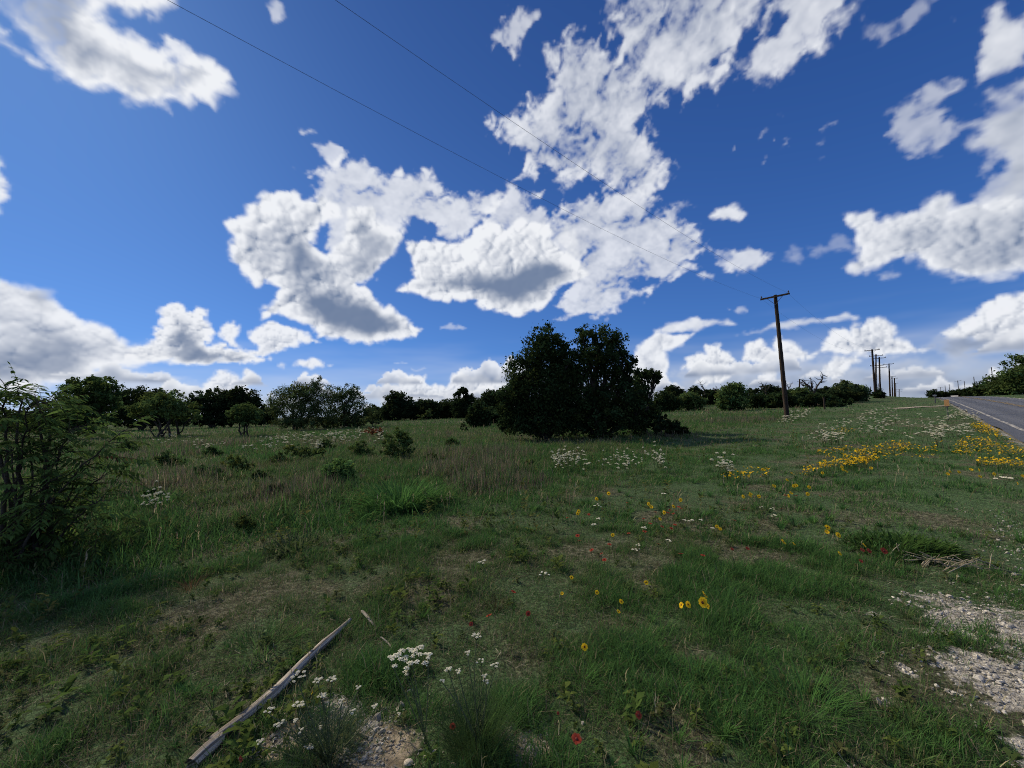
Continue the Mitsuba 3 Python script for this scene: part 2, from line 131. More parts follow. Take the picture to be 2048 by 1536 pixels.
def cloud_cover(d):
    az, el = np.degrees(np.arctan2(d[..., 0], d[..., 1])), np.degrees(np.arcsin(np.clip(d[..., 2], -1, 1)))
    az, el, P = az.ravel(), el.ravel(), d.reshape(-1, 3)
    cover, shade = np.zeros(len(az)), np.zeros(len(az))

    def put(i, c, s):
        shade[i] = shade[i] * (1 - c) + s * c
        cover[i] = 1 - (1 - cover[i]) * (1 - c)

    # whitish veil low over the horizon, denser to the left
    n = meshkit.fbm(P * [5, 5, 26] + 3, 4, 40)
    c = np.clip(np_smooth(10, -3, el + 7 * (n - .5)) * 0.72, 0, 1)
    put(slice(None), c, 0.42 + 0.45 * (meshkit.fbm(P * [7, 7, 40], 4, 41) - .5))
    # the same kinds of cloud where the view does not reach
    far = np.maximum(np_smooth(56, 70, np.abs(az)), np_smooth(52, 62, el))
    i = np.nonzero((far > 0) & (el > 8))[0]
    n = meshkit.fbm(P[i] * 4.2, 5, 60)
    c = np_smooth(.53, .62, n) * far[i]
    put(i, c, np_smooth(.56, .75, n) * .6 + .1)
    for kind, op, rough, soft, (sb, sc, sbelly, srel), poly in CLOUDS:
        V = np.array(poly)
        m = 2.5 * rough + soft + .6
        ec = V[:, 1].mean()
        kx = math.cos(math.radians(ec))
        i = np.nonzero((az > V[:, 0].min() - m / kx) & (az < V[:, 0].max() + m / kx) & (el > V[:, 1].min() - m) & (el < V[:, 1].max() + m))[0]
        if not len(i):
            continue
        q = P[i]
        if kind == 'a':
            w = .022 * (np.stack([meshkit.fbm(q * 26, 2, 71), meshkit.fbm(q * 26, 2, 72), meshkit.fbm(q * 26, 2, 73)], -1) - .5)
        else:
            w = .016 * (np.stack([meshkit.fbm(q * 40, 2, 71), meshkit.fbm(q * 40, 2, 72), meshkit.fbm(q * 40, 2, 73)], -1) - .5)
        x, y = (az[i] + np.degrees(w[:, 0]) / kx) * kx, el[i] + np.degrees(w[:, 2])
        W = V * [kx, 1]
        dist, inside = np.full(len(i), 1e9), np.zeros(len(i), bool)
        for (x0, y0), (x1, y1) in zip(W, np.roll(W, -1, 0)):
            ex, ey = x1 - x0, y1 - y0
            t = np.clip(((x - x0) * ex + (y - y0) * ey) / (ex * ex + ey * ey + 1e-9), 0, 1)
            dist = np.minimum(dist, np.hypot(x - x0 - t * ex, y - y0 - t * ey))
            if y0 != y1:
                inside ^= ((y0 > y) != (y1 > y)) & (x < x0 + (y - y0) * ex / ey)
        sd = np.where(inside, dist, -dist)
        if kind == 'c':                          # cumulus: cauliflower edges
            u, v = az[i] * kx, el[i]
            tu, tv = math.degrees(SUN_AZ) * kx - u, math.degrees(SUN_EL) - v
            tl = np.hypot(tu, tv) + 1e-6
            k = 1.0 if V[:, 1].max() - V[:, 1].min() > 11 else 1.45 if V[:, 1].max() - V[:, 1].min() > 7 else 2.3     # smaller, farther clouds: finer billows
            n = billows(u * k, v * k, 5)
            rel = (1.6 if k != 1.45 else .9) * (n - billows(k * u + .5 * tu / tl, k * v + .5 * tv / tl, 5)) + .35 * (n - .45)
            c = np_smooth(-.1, soft * 1.35, sd + rough * 1.5 * (n - .52) + .35 * rough * (meshkit.fbm(q * 150, 2, 77) - .5))
        elif kind == 's':                        # soft cumulus, no sharp edges
            n = meshkit.fbm(q * 24, 5, 15)
            rel = n - meshkit.fbm(q * 24 + .35 * (SUN - q * (q @ SUN)[:, None]), 5, 15)
            c = np_smooth(-.25 * soft, (1.5 if sb > .5 else 1.2) * soft, sd + rough * 20 * (n - .5) * min(1, soft) + rough * 5 * (meshkit.fbm(q * 70, 4, 16) - .5))
        else:                                    # thin broken sheets: cells and streaks
            ang = .75 if ec > 33 else .25
            cu, cv = az[i] * kx * math.cos(ang) + el[i] * math.sin(ang), el[i] * math.cos(ang) - az[i] * kx * math.sin(ang)
            wx, wy = meshkit.fbm(q * 30, 3, 21) - .5, meshkit.fbm(q * 30, 3, 22) - .5
            st = np.stack([(cu + 3 * wx) * .42, (cv + 3 * wy) * .72, 0 * cu], -1)
            n = .62 * meshkit.fbm(st, 5, 25) + .23 * meshkit.fbm(q * 95, 3, 24) + .15 * meshkit.fbm(q * 14, 2, 26)
            rel = 2.2 * (n - .55)
            c = np_smooth(-.25, 1.6, 1.1 * np.clip(np.where(sd < 0, 1.3, 1.0) * sd / max(soft, .01) + .22, -2.1, 1) + rough * 27 * (n - .455))
        top, bot = V[:, 1].max(), V[:, 1].min()
        core = np_smooth(.15, 2.6, sd)
        broad = meshkit.fbm(q * 11, 3, 33)
        s = sb + sc * core * np_smooth(.20, .50, broad) + sbelly * np_smooth(.62, .12, (y - bot) / (top - bot) + .35 * (broad - .5)) * np_smooth(.1, 1.3, sd) - srel * rel + .34 * (meshkit.fbm(q * 60, 3, 35) - .5) + .5 * (meshkit.fbm(q * 22, 3, 36) - .5) * (kind != 'a') * (.5 if sb > .7 else 1)
        put(i, c * op, np.clip(s, 0, 1))
    # rows of far small cumulus, all round
    i = np.nonzero((el > -1) & (el < 13))[0]
    q = P[i]
    for k, (e0, f, seed) in enumerate(((4.3, 11, 11), (2.5, 17, 23), (1.0, 25, 31))):
        a = az[i] * math.pi / 180
        ring = np.stack([np.cos(a) * f, np.sin(a) * f, 0 * a + seed], -1)
        h = (meshkit.fbm(ring, 3, seed) - 0.46) * (8.5 - 1.6 * k) + 1.7 * billows(az[i] * 1.5, el[i] * 1.6, seed) - 1.25
        b = 1.0 * (meshkit.fbm(ring * .6 + 9, 2, seed + 1) - .5)
        rel = el[i] - e0 - b
        c = np_smooth(0, .30, h - rel) * np_smooth(-.5, .1, rel) * np_smooth(13, 8, el[i])
        s = 0.72 - 0.74 * np_smooth(0.0, 1, rel / np.maximum(h, .3)) + 0.9 * (meshkit.fbm(q * 30, 3, seed + 8) - .5)
        put(i, c * .88, np.clip(s, 0, 1))
    return cover.reshape(d.shape[:2]), shade.reshape(d.shape[:2])


scene['sky'] = mikit.sky(SUN.tolist(), turbidity=2.2, sun_scale=1.3, sky_scale=1.0, sun_angle=5.0, clouds=cloud_cover, cloud_lit=(5.05, 5.15, 5.35), cloud_dark=(0.9, 1.25, 2.0),
                         sky_tint=(0.42, 0.71, 1.3), sun_tint=(0.98, 0.98, 0.88), ground=(0.06, 0.08, 0.04))

# ---------------------------------------------------------------- terrain (metres; x right, y ahead, z up; the road runs towards 45.6 degrees right of ahead)
RA = math.radians(45.6)
RS, RC = math.sin(RA), math.cos(RA)


def along(x, y):
    return x * RS + y * RC            # distance along the road


def across(x, y):
    return x * RC - y * RS            # distance to the right of the road's direction


def road_xy(s, p):
    return s * RS + p * RC, s * RC - p * RS


def sstep(a, b, x):
    t = np.clip((x - a) / (b - a), 0, 1)
    return t * t * (3 - 2 * t)


def ground_z(x, y):
    x, y = np.asarray(x, float), np.asarray(y, float)
    r, az = np.hypot(x, y), np.degrees(np.arctan2(x, y))
    slope = np.interp(az, [-180, -110, -45, 0, 25, 45, 60, 90, 130, 180], [0, .002, .004, .0095, .022, .026, .026, .02, .002, 0])
    rr = 6 * np.logaddexp(0, (r - 13) / 6)
    z = slope * 128 * np.tanh(rr / 128)
    s, p = along(x, y), across(x, y)
    z = z - 0.02 * 15 * np.logaddexp(0, (s - 150) / 15) * sstep(-60, -15, p) * sstep(1200, 400, s)
    z = z + 1.6 * np.exp(-((s - 118) / 32) ** 2) * sstep(1, -13, p) * sstep(-75, -45, p)      # the knoll
    q = np.stack([x, y, 0 * x], -1)
    z = z + 0.10 * (meshkit.fbm(q / 4.1, 3, 3) - .5) * sstep(1, 8, r) + 0.03 * (meshkit.fbm(q / .5, 2, 8) - .5)
    z = z + 0.30 * (meshkit.fbm(q / 17., 2, 5) - .5) * sstep(14, 40, r) * sstep(4, -8, p)
    z = z - 0.10 * np.exp(-((p + 6.6) / .9) ** 2) * sstep(30, 15, s)          # the shallow swale along the mown verge
    return z

# ---------------------------------------------------------------- helpers
def key(name):
    if name not in scene and name not in labels:
        return name
    k = 1
    while f'{name}_{k:03d}' in scene or f'{name}_{k:03d}' in labels:
        k += 1
    return f'{name}_{k:03d}'


def tag(k, label, category=None, group=None, kind=None):
    labels[k] = {'label': label}
    for a, b in (('category', category), ('group', group), ('kind', kind)):
        if b:
            labels[k][a] = b
    return k


def thing(name, label, category, group=None):
    """A thing without a mesh of its own: the key that its parts' keys start with."""
    return tag(key(name), label, category, group)


def part(parent, name, shape):
    k = f'{parent}__{name}'
    n = 1
    while k in scene:
        k = f'{parent}__{name}_{n:03d}'
        n += 1
    scene[k] = shape
    return k


def solo(name, shape, label, category, group=None, kind=None):
    k = tag(key(name), label, category, group, kind)
    scene[k] = shape
    return k


def join(ms):
    """(vertices, faces[, colours]) tuples -> one."""
    ms = [m for m in ms if len(m[0])]
    at = np.cumsum([0] + [len(m[0]) for m in ms[:-1]])
    out = [np.vstack([m[0] for m in ms]), np.vstack([m[1] + a for m, a in zip(ms, at)])]
    if len(ms[0]) > 2:
        out.append(np.vstack([m[2] for m in ms]))
    return tuple(out)


def tint(m, c):
    return (m[0], m[1], np.tile(np.asarray(c, float), (len(m[0]), 1)))


def tube(pts, rad, sides=6, cap=True):
    p = np.asarray(pts, float)
    rad = np.broadcast_to(rad, (len(p),)).astype(float)
    t = np.gradient(p, axis=0)
    t /= np.linalg.norm(t, axis=1, keepdims=True) + 1e-12
    ref = np.array([1.0, 0, 0]) if abs(t[:, 2]).mean() > .7 else np.array([0, 0, 1.0])
    a = np.cross(t, ref)
    a /= np.linalg.norm(a, axis=1, keepdims=True) + 1e-12
    b = np.cross(t, a)
    an = np.arange(sides) * 2 * np.pi / sides
    v = p[:, None] + rad[:, None, None] * (np.cos(an)[None, :, None] * a[:, None] + np.sin(an)[None, :, None] * b[:, None])
    i, j = np.meshgrid(np.arange(len(p) - 1), np.arange(sides), indexing='ij')
    q = np.stack([i * sides + j, i * sides + (j + 1) % sides, (i + 1) * sides + (j + 1) % sides, (i + 1) * sides + j], -1).reshape(-1, 4)
    f = np.vstack([q[:, [0, 2, 1]], q[:, [0, 3, 2]]])
    v = v.reshape(-1, 3)
    if cap:
        n = len(v)
        v = np.vstack([v, p[-1:], p[:1]])
        k = np.arange(sides)
        f = np.vstack([f, np.stack([(len(p) - 1) * sides + k, n + 0 * k, (len(p) - 1) * sides + (k + 1) % sides], 1), np.stack([k, (k + 1) % sides, n + 1 + 0 * k], 1)])
    return v, f


def box(cx, cy, cz, sx, sy, sz, rot=0.0, bevel=0.0):
    m = trimesh.creation.box((sx, sy, sz))
    v, f = np.array(m.vertices), np.array(m.faces)
    c, s = math.cos(rot), math.sin(rot)
    v = np.stack([v[:, 0] * c + v[:, 1] * s, -v[:, 0] * s + v[:, 1] * c, v[:, 2]], 1)
    return v + [cx, cy, cz], f


def bez(a, b, c, n=6):
    t = np.linspace(0, 1, n)[:, None]
    return (1 - t) ** 2 * np.asarray(a) + 2 * t * (1 - t) * np.asarray(b) + t * t * np.asarray(c)


def gz(x, y):
    return float(ground_z(x, y))


def unit(v):
    return v / (np.linalg.norm(v, axis=-1, keepdims=True) + 1e-12)


# ---------------------------------------------------------------- materials
VC = {'type': 'mesh_attribute', 'name': 'vertex_color'}
scene['mat_leaf'] = {'type': 'principledthin', 'base_color': VC, 'roughness': 0.55, 'diff_trans': 0.75, 'spec_trans': 0.0}
scene['mat_petal'] = {'type': 'principledthin', 'base_color': VC, 'roughness': 0.7, 'diff_trans': 0.8, 'spec_trans': 0.0}
scene['mat_matte'] = {'type': 'twosided', 'bsdf': {'type': 'principled', 'base_color': VC, 'roughness': 0.8, 'specular': 0.3}}


def bark_fn(p, n, uv):
    a = fbm(p.x * 9, p.y * 9, p.z * 2.5, 3)
    return mix((.02, .017, .015), (.06, .053, .045), smoothstep(.3, .7, a))


scene['mat_bark'] = {'type': 'twosided', 'bsdf': {'type': 'principled', 'base_color': proc(bark_fn), 'roughness': 0.9, 'specular': 0.2}}


def pole_fn(p, n, uv):
    a = fbm(p.x * 14, p.y * 14, p.z * .9, 4)
    b = noise(p.x * 60, p.y * 60, p.z * 1.6)
    return mix((.013, .010, .008), (.045, .034, .028), smoothstep(.25, .75, a * .7 + b * .3))


scene['mat_pole'] = {'type': 'twosided', 'bsdf': {'type': 'principled', 'base_color': proc(pole_fn), 'roughness': 0.85, 'specular': 0.25}}
scene['mat_dark_metal'] = {'type': 'twosided', 'bsdf': {'type': 'principled', 'base_color': {'type': 'rgb', 'value': [.06, .06, .065]}, 'roughness': 0.5}}
# ---------------------------------------------------------------- ground
BARE = [  # bare pale soil showing through: x, y, radius
(-1.02, 2.32, 0.1),(-0.95, 2.27, 0.09),(-0.77, 2.19, 0.08),(-0.68, 2.03, 0.26),(-0.78, 1.97, 0.2),(-1.18, 2.07, 0.14),(-0.99, 2.09, 0.12),(-0.08, 2.1, 0.1),(0.04, 2.01, 0.12)]


def plane(x, y):
    return np.stack([x, y, 0 * x], -1)


def bare_mask(x, y):
    m = np.zeros_like(x)
    for bx, by, r in BARE:
        m = np.maximum(m, np.exp(-((x - bx) ** 2 + (y - by) ** 2) / (r * r)))
    n = meshkit.fbm(plane(x, y) * 5, 4, 12)
    return sstep(.28, .62, m + .9 * (n - .5))


def gravel_mask(x, y):
    s, p = along(x, y), across(x, y)
    n, n2 = meshkit.fbm(plane(x, y) * .9, 4, 14), meshkit.fbm(plane(x, y) * 3.1, 4, 17)
    a = sstep(-.16, .24, p + .8 * (n - .5) + .9 * (n2 - .5) + .9 * (meshkit.fbm(plane(x, y) * 11, 3, 18) - .5)) * np.maximum(sstep(5.6, 3.9, s), .55 * sstep(9, 6, s) * sstep(.2, .9, p))
    a = a * sstep(.22, .46, n2 + .12 * sstep(0, .6, p))
    b = .75 * sstep(1.7, 2.2, p + .5 * (n2 - .5)) * sstep(9.2, 8.8, p)
    return np.clip(np.maximum(a, b), 0, 1)


def meadow_mask(x, y):
    """Unmown land on the far side of the pole line."""
    s, p = along(x, y), across(x, y)
    n = meshkit.fbm(plane(x, y) * .45, 3, 19)
    return sstep(-6.9, -8.3, p + 1.6 * (n - .5) + .02 * np.maximum(s - 25, 0))


def polar_sheet():
    r = np.concatenate([[.02, .3, .7], np.geomspace(1.0, 30, 210), np.geomspace(31, 160, 110), np.geomspace(165, 4200, 40)])
    az = np.radians(np.concatenate([np.linspace(-70, 70, 420, endpoint=False), np.linspace(70, 290, 110, endpoint=False)]))
    R, A = np.meshgrid(r, az, indexing='ij')
    x, y = R * np.sin(A), R * np.cos(A)
    s, p = along(x, y), across(x, y)
    z = ground_z(x, y)
    z = z - 0.16 * sstep(2.0, 2.5, p) * sstep(9.0, 8.5, p) * sstep(900, 600, np.abs(s))      # the road bed
    z = z + .018 * (meshkit.fbm(plane(x, y) * 9, 3, 4) - .5) * sstep(12, 4, R)
    n0, n1 = len(r), len(az)
    i, j = np.meshgrid(np.arange(n0 - 1), np.arange(n1), indexing='ij')
    q = np.stack([i * n1 + j, (i + 1) * n1 + j, (i + 1) * n1 + (j + 1) % n1, i * n1 + (j + 1) % n1], -1).reshape(-1, 4)
    uv = np.stack([bare_mask(x, y) * sstep(30, 12, R), gravel_mask(x, y)], -1)
    return np.stack([x, y, z], -1).reshape(-1, 3), q[:, ::-1], uv.reshape(-1, 2)


def ground_fn(p, n, uv):
    a = fbm(p.x * 1.3, p.y * 1.3, 0, 4)
    b = fbm(p.x * 26, p.y * 26, 3, 4)
    c = noise(p.x * 110, p.y * 110, 7)
    thatch = mix((.030, .034, .021), (.095, .100, .072), smoothstep(.35, .7, b * .7 + c * .3))
    green = mix((.025, .050, .024), (.047, .082, .038), b)
    g2 = smoothstep(.30, .72, noise(p.x * 75 + 6 * b, p.y * 75) * .6 + noise(p.x * 190, p.y * 190, 2) * .4)
    green = green * (.45 + 1.0 * g2)
    base = mix(thatch * (.55 + .8 * g2), green, smoothstep(.30, .52, a))
    soil = mix((.11, .095, .075), (.25, .225, .185), smoothstep(.25, .75, fbm(p.x * 17, p.y * 17, 5, 4) * .8 + c * .2))
    f, s, w = voronoi(p.x * 55, p.y * 55)
    f2, s2, w2 = voronoi(p.x * 24 + 9, p.y * 24)
    stone = mix((.12, .119, .112), (.38, .378, .365), w * .6 + w2 * .4) * (.35 + .65 * smoothstep(.02, .22, s - f))
    e = uv.x + .5 * (b - .5)
    base = mix(base, soil, smoothstep(.3, .7, e))
    return mix(base, stone, smoothstep(.35, .65, uv.y + .8 * (b - .5)))


def ground_bump(p, n, uv):
    return fbm(p.x * 30, p.y * 30, 3, 4) * .012


scene['mat_ground'] = {'type': 'twosided', 'bsdf': {'type': 'bumpmap', 'texture': proc(ground_bump), 'scale': 1.0,
                       'nested': {'type': 'principled', 'base_color': proc(ground_fn), 'roughness': 0.95, 'specular': 0.15}}}
v, q, uv = polar_sheet()
solo('ground', ply((v, q), 'mat_ground', smooth=True, uv=uv), 'grassy verge and meadow ground rising gently to the right', kind='structure', category=None)


# ---------------------------------------------------------------- road
def strip(p0, p1, s0, s1, lift, ns, npp=5, wob=0.0, seed=0):
    s = s0 + (s1 - s0) * np.linspace(0, 1, ns) ** 1.6
    t = np.linspace(0, 1, npp)
    S, Tt = np.meshgrid(s, t, indexing='ij')
    a = p0 + wob * (meshkit.fbm(np.stack([s * .8, 0 * s, 0 * s], -1), 3, seed) - .5)
    P = a[:, None] + (p1 - a[:, None]) * Tt
    x, y = road_xy(S, P)
    xc, yc = road_xy(S, 0 * S + 5.4)
    z = .5 * ground_z(xc, yc) + .5 * ground_z(*road_xy(S, 0 * S + 2.6)) + lift - .012 * np.abs(P - 5.4)
    i, j = np.meshgrid(np.arange(ns - 1), np.arange(npp - 1), indexing='ij')
    q = np.stack([i * npp + j, i * npp + j + 1, (i + 1) * npp + j + 1, (i + 1) * npp + j], -1).reshape(-1, 4)
    return np.stack([x, y, z], -1).reshape(-1, 3), q[:, ::-1]


def road_fn(p, n, uv):
    s, c = p.x * RS + p.y * RC, p.x * RC - p.y * RS
    a = noise(p.x * 160, p.y * 160)
    b = fbm(s * .25, c * 2.2, 0, 4)
    d = dr.abs(dr.abs(c - 5.4) - 1.45)
    track = dr.exp(-dr.square((d - .72) / .30))
    base = mix((.030, .035, .046), (.055, .062, .078), .55 * b + .45 * a)
    return mix(base, (.080, .088, .106), track * .55)


scene['mat_road'] = {'type': 'twosided', 'bsdf': {'type': 'principled', 'base_color': proc(road_fn), 'roughness': 0.62, 'specular': 0.5}}
rs = np.concatenate([np.linspace(-25, 200, 160)])
solo('road', ply(strip(2.15, 8.6, -30, 700, .05, 330, 12, wob=.25), 'mat_road', smooth=True), 'worn grey two lane asphalt road cresting a rise', None, kind='structure')


def line_fn(p, n, uv):
    a = fbm(p.x * 9, p.y * 9, 1, 4)
    return mix((.07, .075, .085), (.25, .25, .245), smoothstep(.40, .60, a))


scene['mat_line'] = {'type': 'twosided', 'bsdf': {'type': 'principled', 'base_color': proc(line_fn), 'roughness': 0.7}}
part('road', 'edge_line', ply(strip(2.62, 2.76, -30, 700, .056, 330, 2), 'mat_line'))
part('road', 'edge_line', ply(strip(8.14, 8.26, -30, 700, .056, 330, 2), 'mat_line'))
YEL = {'type': 'twosided', 'bsdf': {'type': 'principled', 'base_color': proc(lambda p, n, uv: mix((.09, .088, .08), (.18, .13, .045), smoothstep(.35, .55, fbm(p.x * 9, p.y * 9, 2, 4)))), 'roughness': 0.7}}
scene['mat_yellow_line'] = YEL
for a in (5.30, 5.52):
    part('road', 'centre_line', ply(strip(a, a + .1, -30, 700, .066, 330, 2), 'mat_yellow_line'))


def lane(pts, width, lift, seed):
    """A pale dirt track laid over the ground."""
    pts = np.array(pts, float)
    t = np.linspace(0, len(pts) - 1, 40)
    c = np.stack([np.interp(t, np.arange(len(pts)), pts[:, k]) for k in (0, 1)], 1)
    d = unit(np.gradient(c, axis=0))
    nrm = np.stack([d[:, 1], -d[:, 0]], 1)
    off = np.linspace(-.5, .5, 7)
    wob = width * (.75 + .5 * meshkit.fbm(np.stack([t * 1.7, 0 * t, 0 * t + seed], -1), 3, 2))
    P = c[:, None] + nrm[:, None] * (off[None, :] * wob[:, None])[..., None]
    z = ground_z(P[..., 0], P[..., 1]) + lift
    i, j = np.meshgrid(np.arange(39), np.arange(6), indexing='ij')
    q = np.stack([i * 7 + j, i * 7 + j + 1, (i + 1) * 7 + j + 1, (i + 1) * 7 + j], -1).reshape(-1, 4)
    return np.concatenate([P, z[..., None]], -1).reshape(-1, 3), q[:, ::-1]


scene['mat_track'] = {'type': 'twosided', 'bsdf': {'type': 'principled', 'base_color': proc(lambda p, n, uv: mix((.13, .12, .10), (.25, .235, .205), fbm(p.x * 6, p.y * 6, 0, 4))), 'roughness': 0.95}}
solo('driveway', ply(lane([(41.51, 38.41), (39.14, 38.1), (34.71, 36.31)], 1.0, .045, 1), 'mat_track', smooth=True), 'pale gravel driveway stub leaving the road across the verge', None, kind='structure')
solo('path', ply(lane([(65.05, 74.77), (60.63, 71.97), (58.67, 71.56)], 3.0, .12, 2), 'mat_track', smooth=True), 'pale bare track below the bushes left of the far poles', None, kind='structure')
# ---------------------------------------------------------------- trees and shrubs
def leaves(P, size, colour, rng, aspect=.55, up=.3, vary=.22):
    """One small folded leaf (two triangles) at every point."""
    n = len(P)
    a = unit(rng.normal(size=(n, 3)) + [0, 0, up])
    b = unit(np.cross(a, rng.normal(size=(n, 3))))
    L = size * rng.uniform(.6, 1.35, (n, 1))
    nrm = np.cross(a, b)
    v = np.stack([P - a * L * .5, P + b * L * aspect * .5 + nrm * L * .08, P + a * L * .5, P - b * L * aspect * .5 + nrm * L * .08], 1).reshape(-1, 3)
    k = np.arange(n)[:, None] * 4
    f = np.vstack([k + [0, 1, 2], k + [0, 2, 3]])
    c = np.clip(np.asarray(colour) * (1 + vary * rng.normal(size=(n, 1))), .006, .5)
    c = np.repeat(c, 4, 0)
    return v, f, c


def crown_points(lobes, n, rng, clump=.26, per=38, hollow=.42):
    """Clump centres spread through the lobes, biased to their outside, and leaf points round them."""
    lobes = np.array(lobes, float)
    w = lobes[:, 3] * lobes[:, 3] * lobes[:, 4]
    w = w ** .75
    nc = max(8, n // per)
    which = rng.choice(len(lobes), nc, p=w / w.sum())
    L = lobes[which]
    d = unit(rng.normal(size=(nc, 3)))
    rad = rng.uniform(0.0, 1, (nc, 1)) ** hollow * rng.uniform(.82, 1.08, (nc, 1))
    C = L[:, :3] + d * rad * np.stack([L[:, 3], L[:, 3], L[:, 4]], 1)
    k = np.repeat(np.arange(nc), rng.integers(per // 2, per + per // 2, nc))
    rc = clump * np.minimum(L[:, 3], L[:, 4])[k][:, None]
    P = C[k] + rng.normal(size=(len(k), 3)) * rc * .55 * [1, 1, .8]
    return C, which, P, k


def make_tree(name, label, category, base, lobes, n, size, colour, seed, trunk_r=.12, stems=1, group=None, twigs=7, clump=.26, per=38, hollow=.42, vary=.22, aspect=.55, up=.3, spread=.3):
    rng = np.random.default_rng(seed)
    t = thing(name, label, category, group)
    b0 = np.array([base[0], base[1], gz(*base) - .05])
    C, which, P, k = crown_points(lobes, n, rng, clump, per, hollow)
    low = ground_z(P[:, 0], P[:, 1]) + .03
    P[:, 2] = np.maximum(P[:, 2], low + .1 * rng.uniform(size=len(P)))
    cl = 1 + .28 * rng.normal(size=(len(C), 1))
    hue = rng.normal(size=(len(C), 1)) * .10
    col = np.asarray(colour) * np.clip(cl, .45, 1.7)[k] * np.hstack([1 + hue, 1 + 0 * hue, 1 - hue])[k]
    v, f, c = leaves(P, size, col, rng, aspect, up, vary)
    scene[t + '__crown'] = ply((v, f), 'mat_leaf', color=c)
    wood = []
    lb = np.array(lobes, float)
    starts = [b0 + np.append(rng.normal(size=2) * trunk_r * (spread * 4 if stems > 1 else 0), 0) for _ in range(stems)]
    for j, l in enumerate(lb):
        s = starts[j % stems]
        e = l[:3] + [0, 0, .25 * l[4]]
        mid = .5 * s + .5 * e
        mid[:2] = s[:2] * .6 + e[:2] * .4
        mid[2] = s[2] * .4 + e[2] * .6
        pts = bez(s, mid, e, 8)
        pts[1:-1] += rng.normal(size=(6, 3)) * .05 * np.linalg.norm(e - s) * .5
        wood.append(tube(pts, np.linspace(trunk_r * (1 if j < stems else .62), trunk_r * .22, 8), 6))
        own = np.nonzero(which == j)[0]
        for m in own[:twigs]:
            st = pts[rng.integers(3, 7)]
            q = bez(st, .5 * (st + C[m]) + [0, 0, .12 * np.linalg.norm(C[m] - st)], C[m], 5)
            wood.append(tube(q, np.linspace(trunk_r * .26, trunk_r * .07, 5), 4, False))
    scene[t + '__trunk'] = ply(join(wood), 'mat_bark', smooth=True)
    return t


DARK, OAK, MESQ, LIGHT = (.024, .040, .018), (.030, .052, .021), (.085, .135, .045), (.10, .16, .045)
BG = 'background trees across the meadow'
# the pair of oaks in the middle, and their low neighbour
make_tree('oak_tree', 'tall dark oak, left one of the pair in the middle of the meadow', 'tree', (1.8, 20.51),
          [(1.95, 20.31, 4.97, 0.87, 1.08), (1.34, 20.36, 4.35, 0.97, 1.15), (0.67, 20.43, 3.34, 1.02, 1.15), (2.35, 20.4, 3.81, 0.87, 1.54), (1.81, 20.47, 2.68, 1.49, 1.28), (0.44, 20.51, 2.2, 0.92, 1.08), (1.52, 20.57, 1.28, 1.79, 1.02), (0.23, 20.58, 1.18, 0.82, 0.82), (2.68, 20.55, 1.63, 1.15, 1.28), (-0.14, 20.55, 1.58, 0.46, 0.72), (2.86, 20.36, 4.39, 0.56, 0.77), (2.71, 20.47, 2.78, 1.15, 1.18), (-0.08, 20.52, 2.09, 0.82, 1.08), (-0.31, 20.59, 0.99, 0.51, 0.51)], 40000, .15, OAK, 1, trunk_r=.2, clump=.30, per=34, hollow=.40)
make_tree('oak_tree', 'tallest dark oak, right one of the pair, sky showing through its upper crown', 'tree', (4.36, 20.52),
          [(4.37, 20.29, 5.37, 0.92, 0.82), (3.74, 20.32, 4.93, 0.72, 0.92), (5.12, 20.32, 4.89, 0.82, 0.92), (5.64, 20.37, 4.11, 0.72, 0.87), (4.41, 20.38, 4.01, 1.49, 0.87), (3.45, 20.42, 3.53, 0.72, 1.02), (5.16, 20.44, 3.23, 1.08, 0.77), (5.92, 20.46, 2.95, 0.67, 0.72), (3.97, 20.51, 2.11, 1.59, 1.18), (5.38, 20.53, 1.82, 1.41, 1.18), (4.46, 20.59, 1.07, 2.18, 0.92), (3.18, 20.58, 1.11, 1.15, 0.92), (6.08, 20.52, 2.05, 0.92, 1.08), (6.64, 20.59, 0.96, 0.87, 0.72), (6.12, 20.4, 3.71, 0.51, 0.67), (7.09, 20.56, 1.46, 0.51, 0.87)], 30000, .15, OAK, 2, trunk_r=.2, clump=.24, per=34, hollow=.55)
make_tree('oak_tree', 'small leaning oak at the right end of the oak clump', 'tree', (7.07, 22.02),
          [(6.99, 21.94, 3.23, 0.77, 0.49), (7.6, 21.93, 3.38, 0.6, 0.41), (7.92, 21.95, 3.09, 0.33, 0.33), (6.89, 21.99, 2.49, 0.71, 0.77), (7.06, 22.05, 1.66, 0.55, 0.94), (6.58, 22.09, 1.12, 0.96, 0.77)], 9500, .14, OAK, 3, trunk_r=.14, clump=.32)
make_tree('low_shrub', 'low dark scrub sprawling right of the oak clump', 'shrub', (7.5, 20.02),
          [(7.3, 20.1, 0.81, 0.55, 0.4), (7.91, 20.12, 0.59, 0.6, 0.35), (7.48, 20.08, 1.1, 0.2, 0.25), (8.46, 20.13, 0.38, 0.4, 0.23)], 3600, .13, DARK, 4, trunk_r=.05, stems=3)
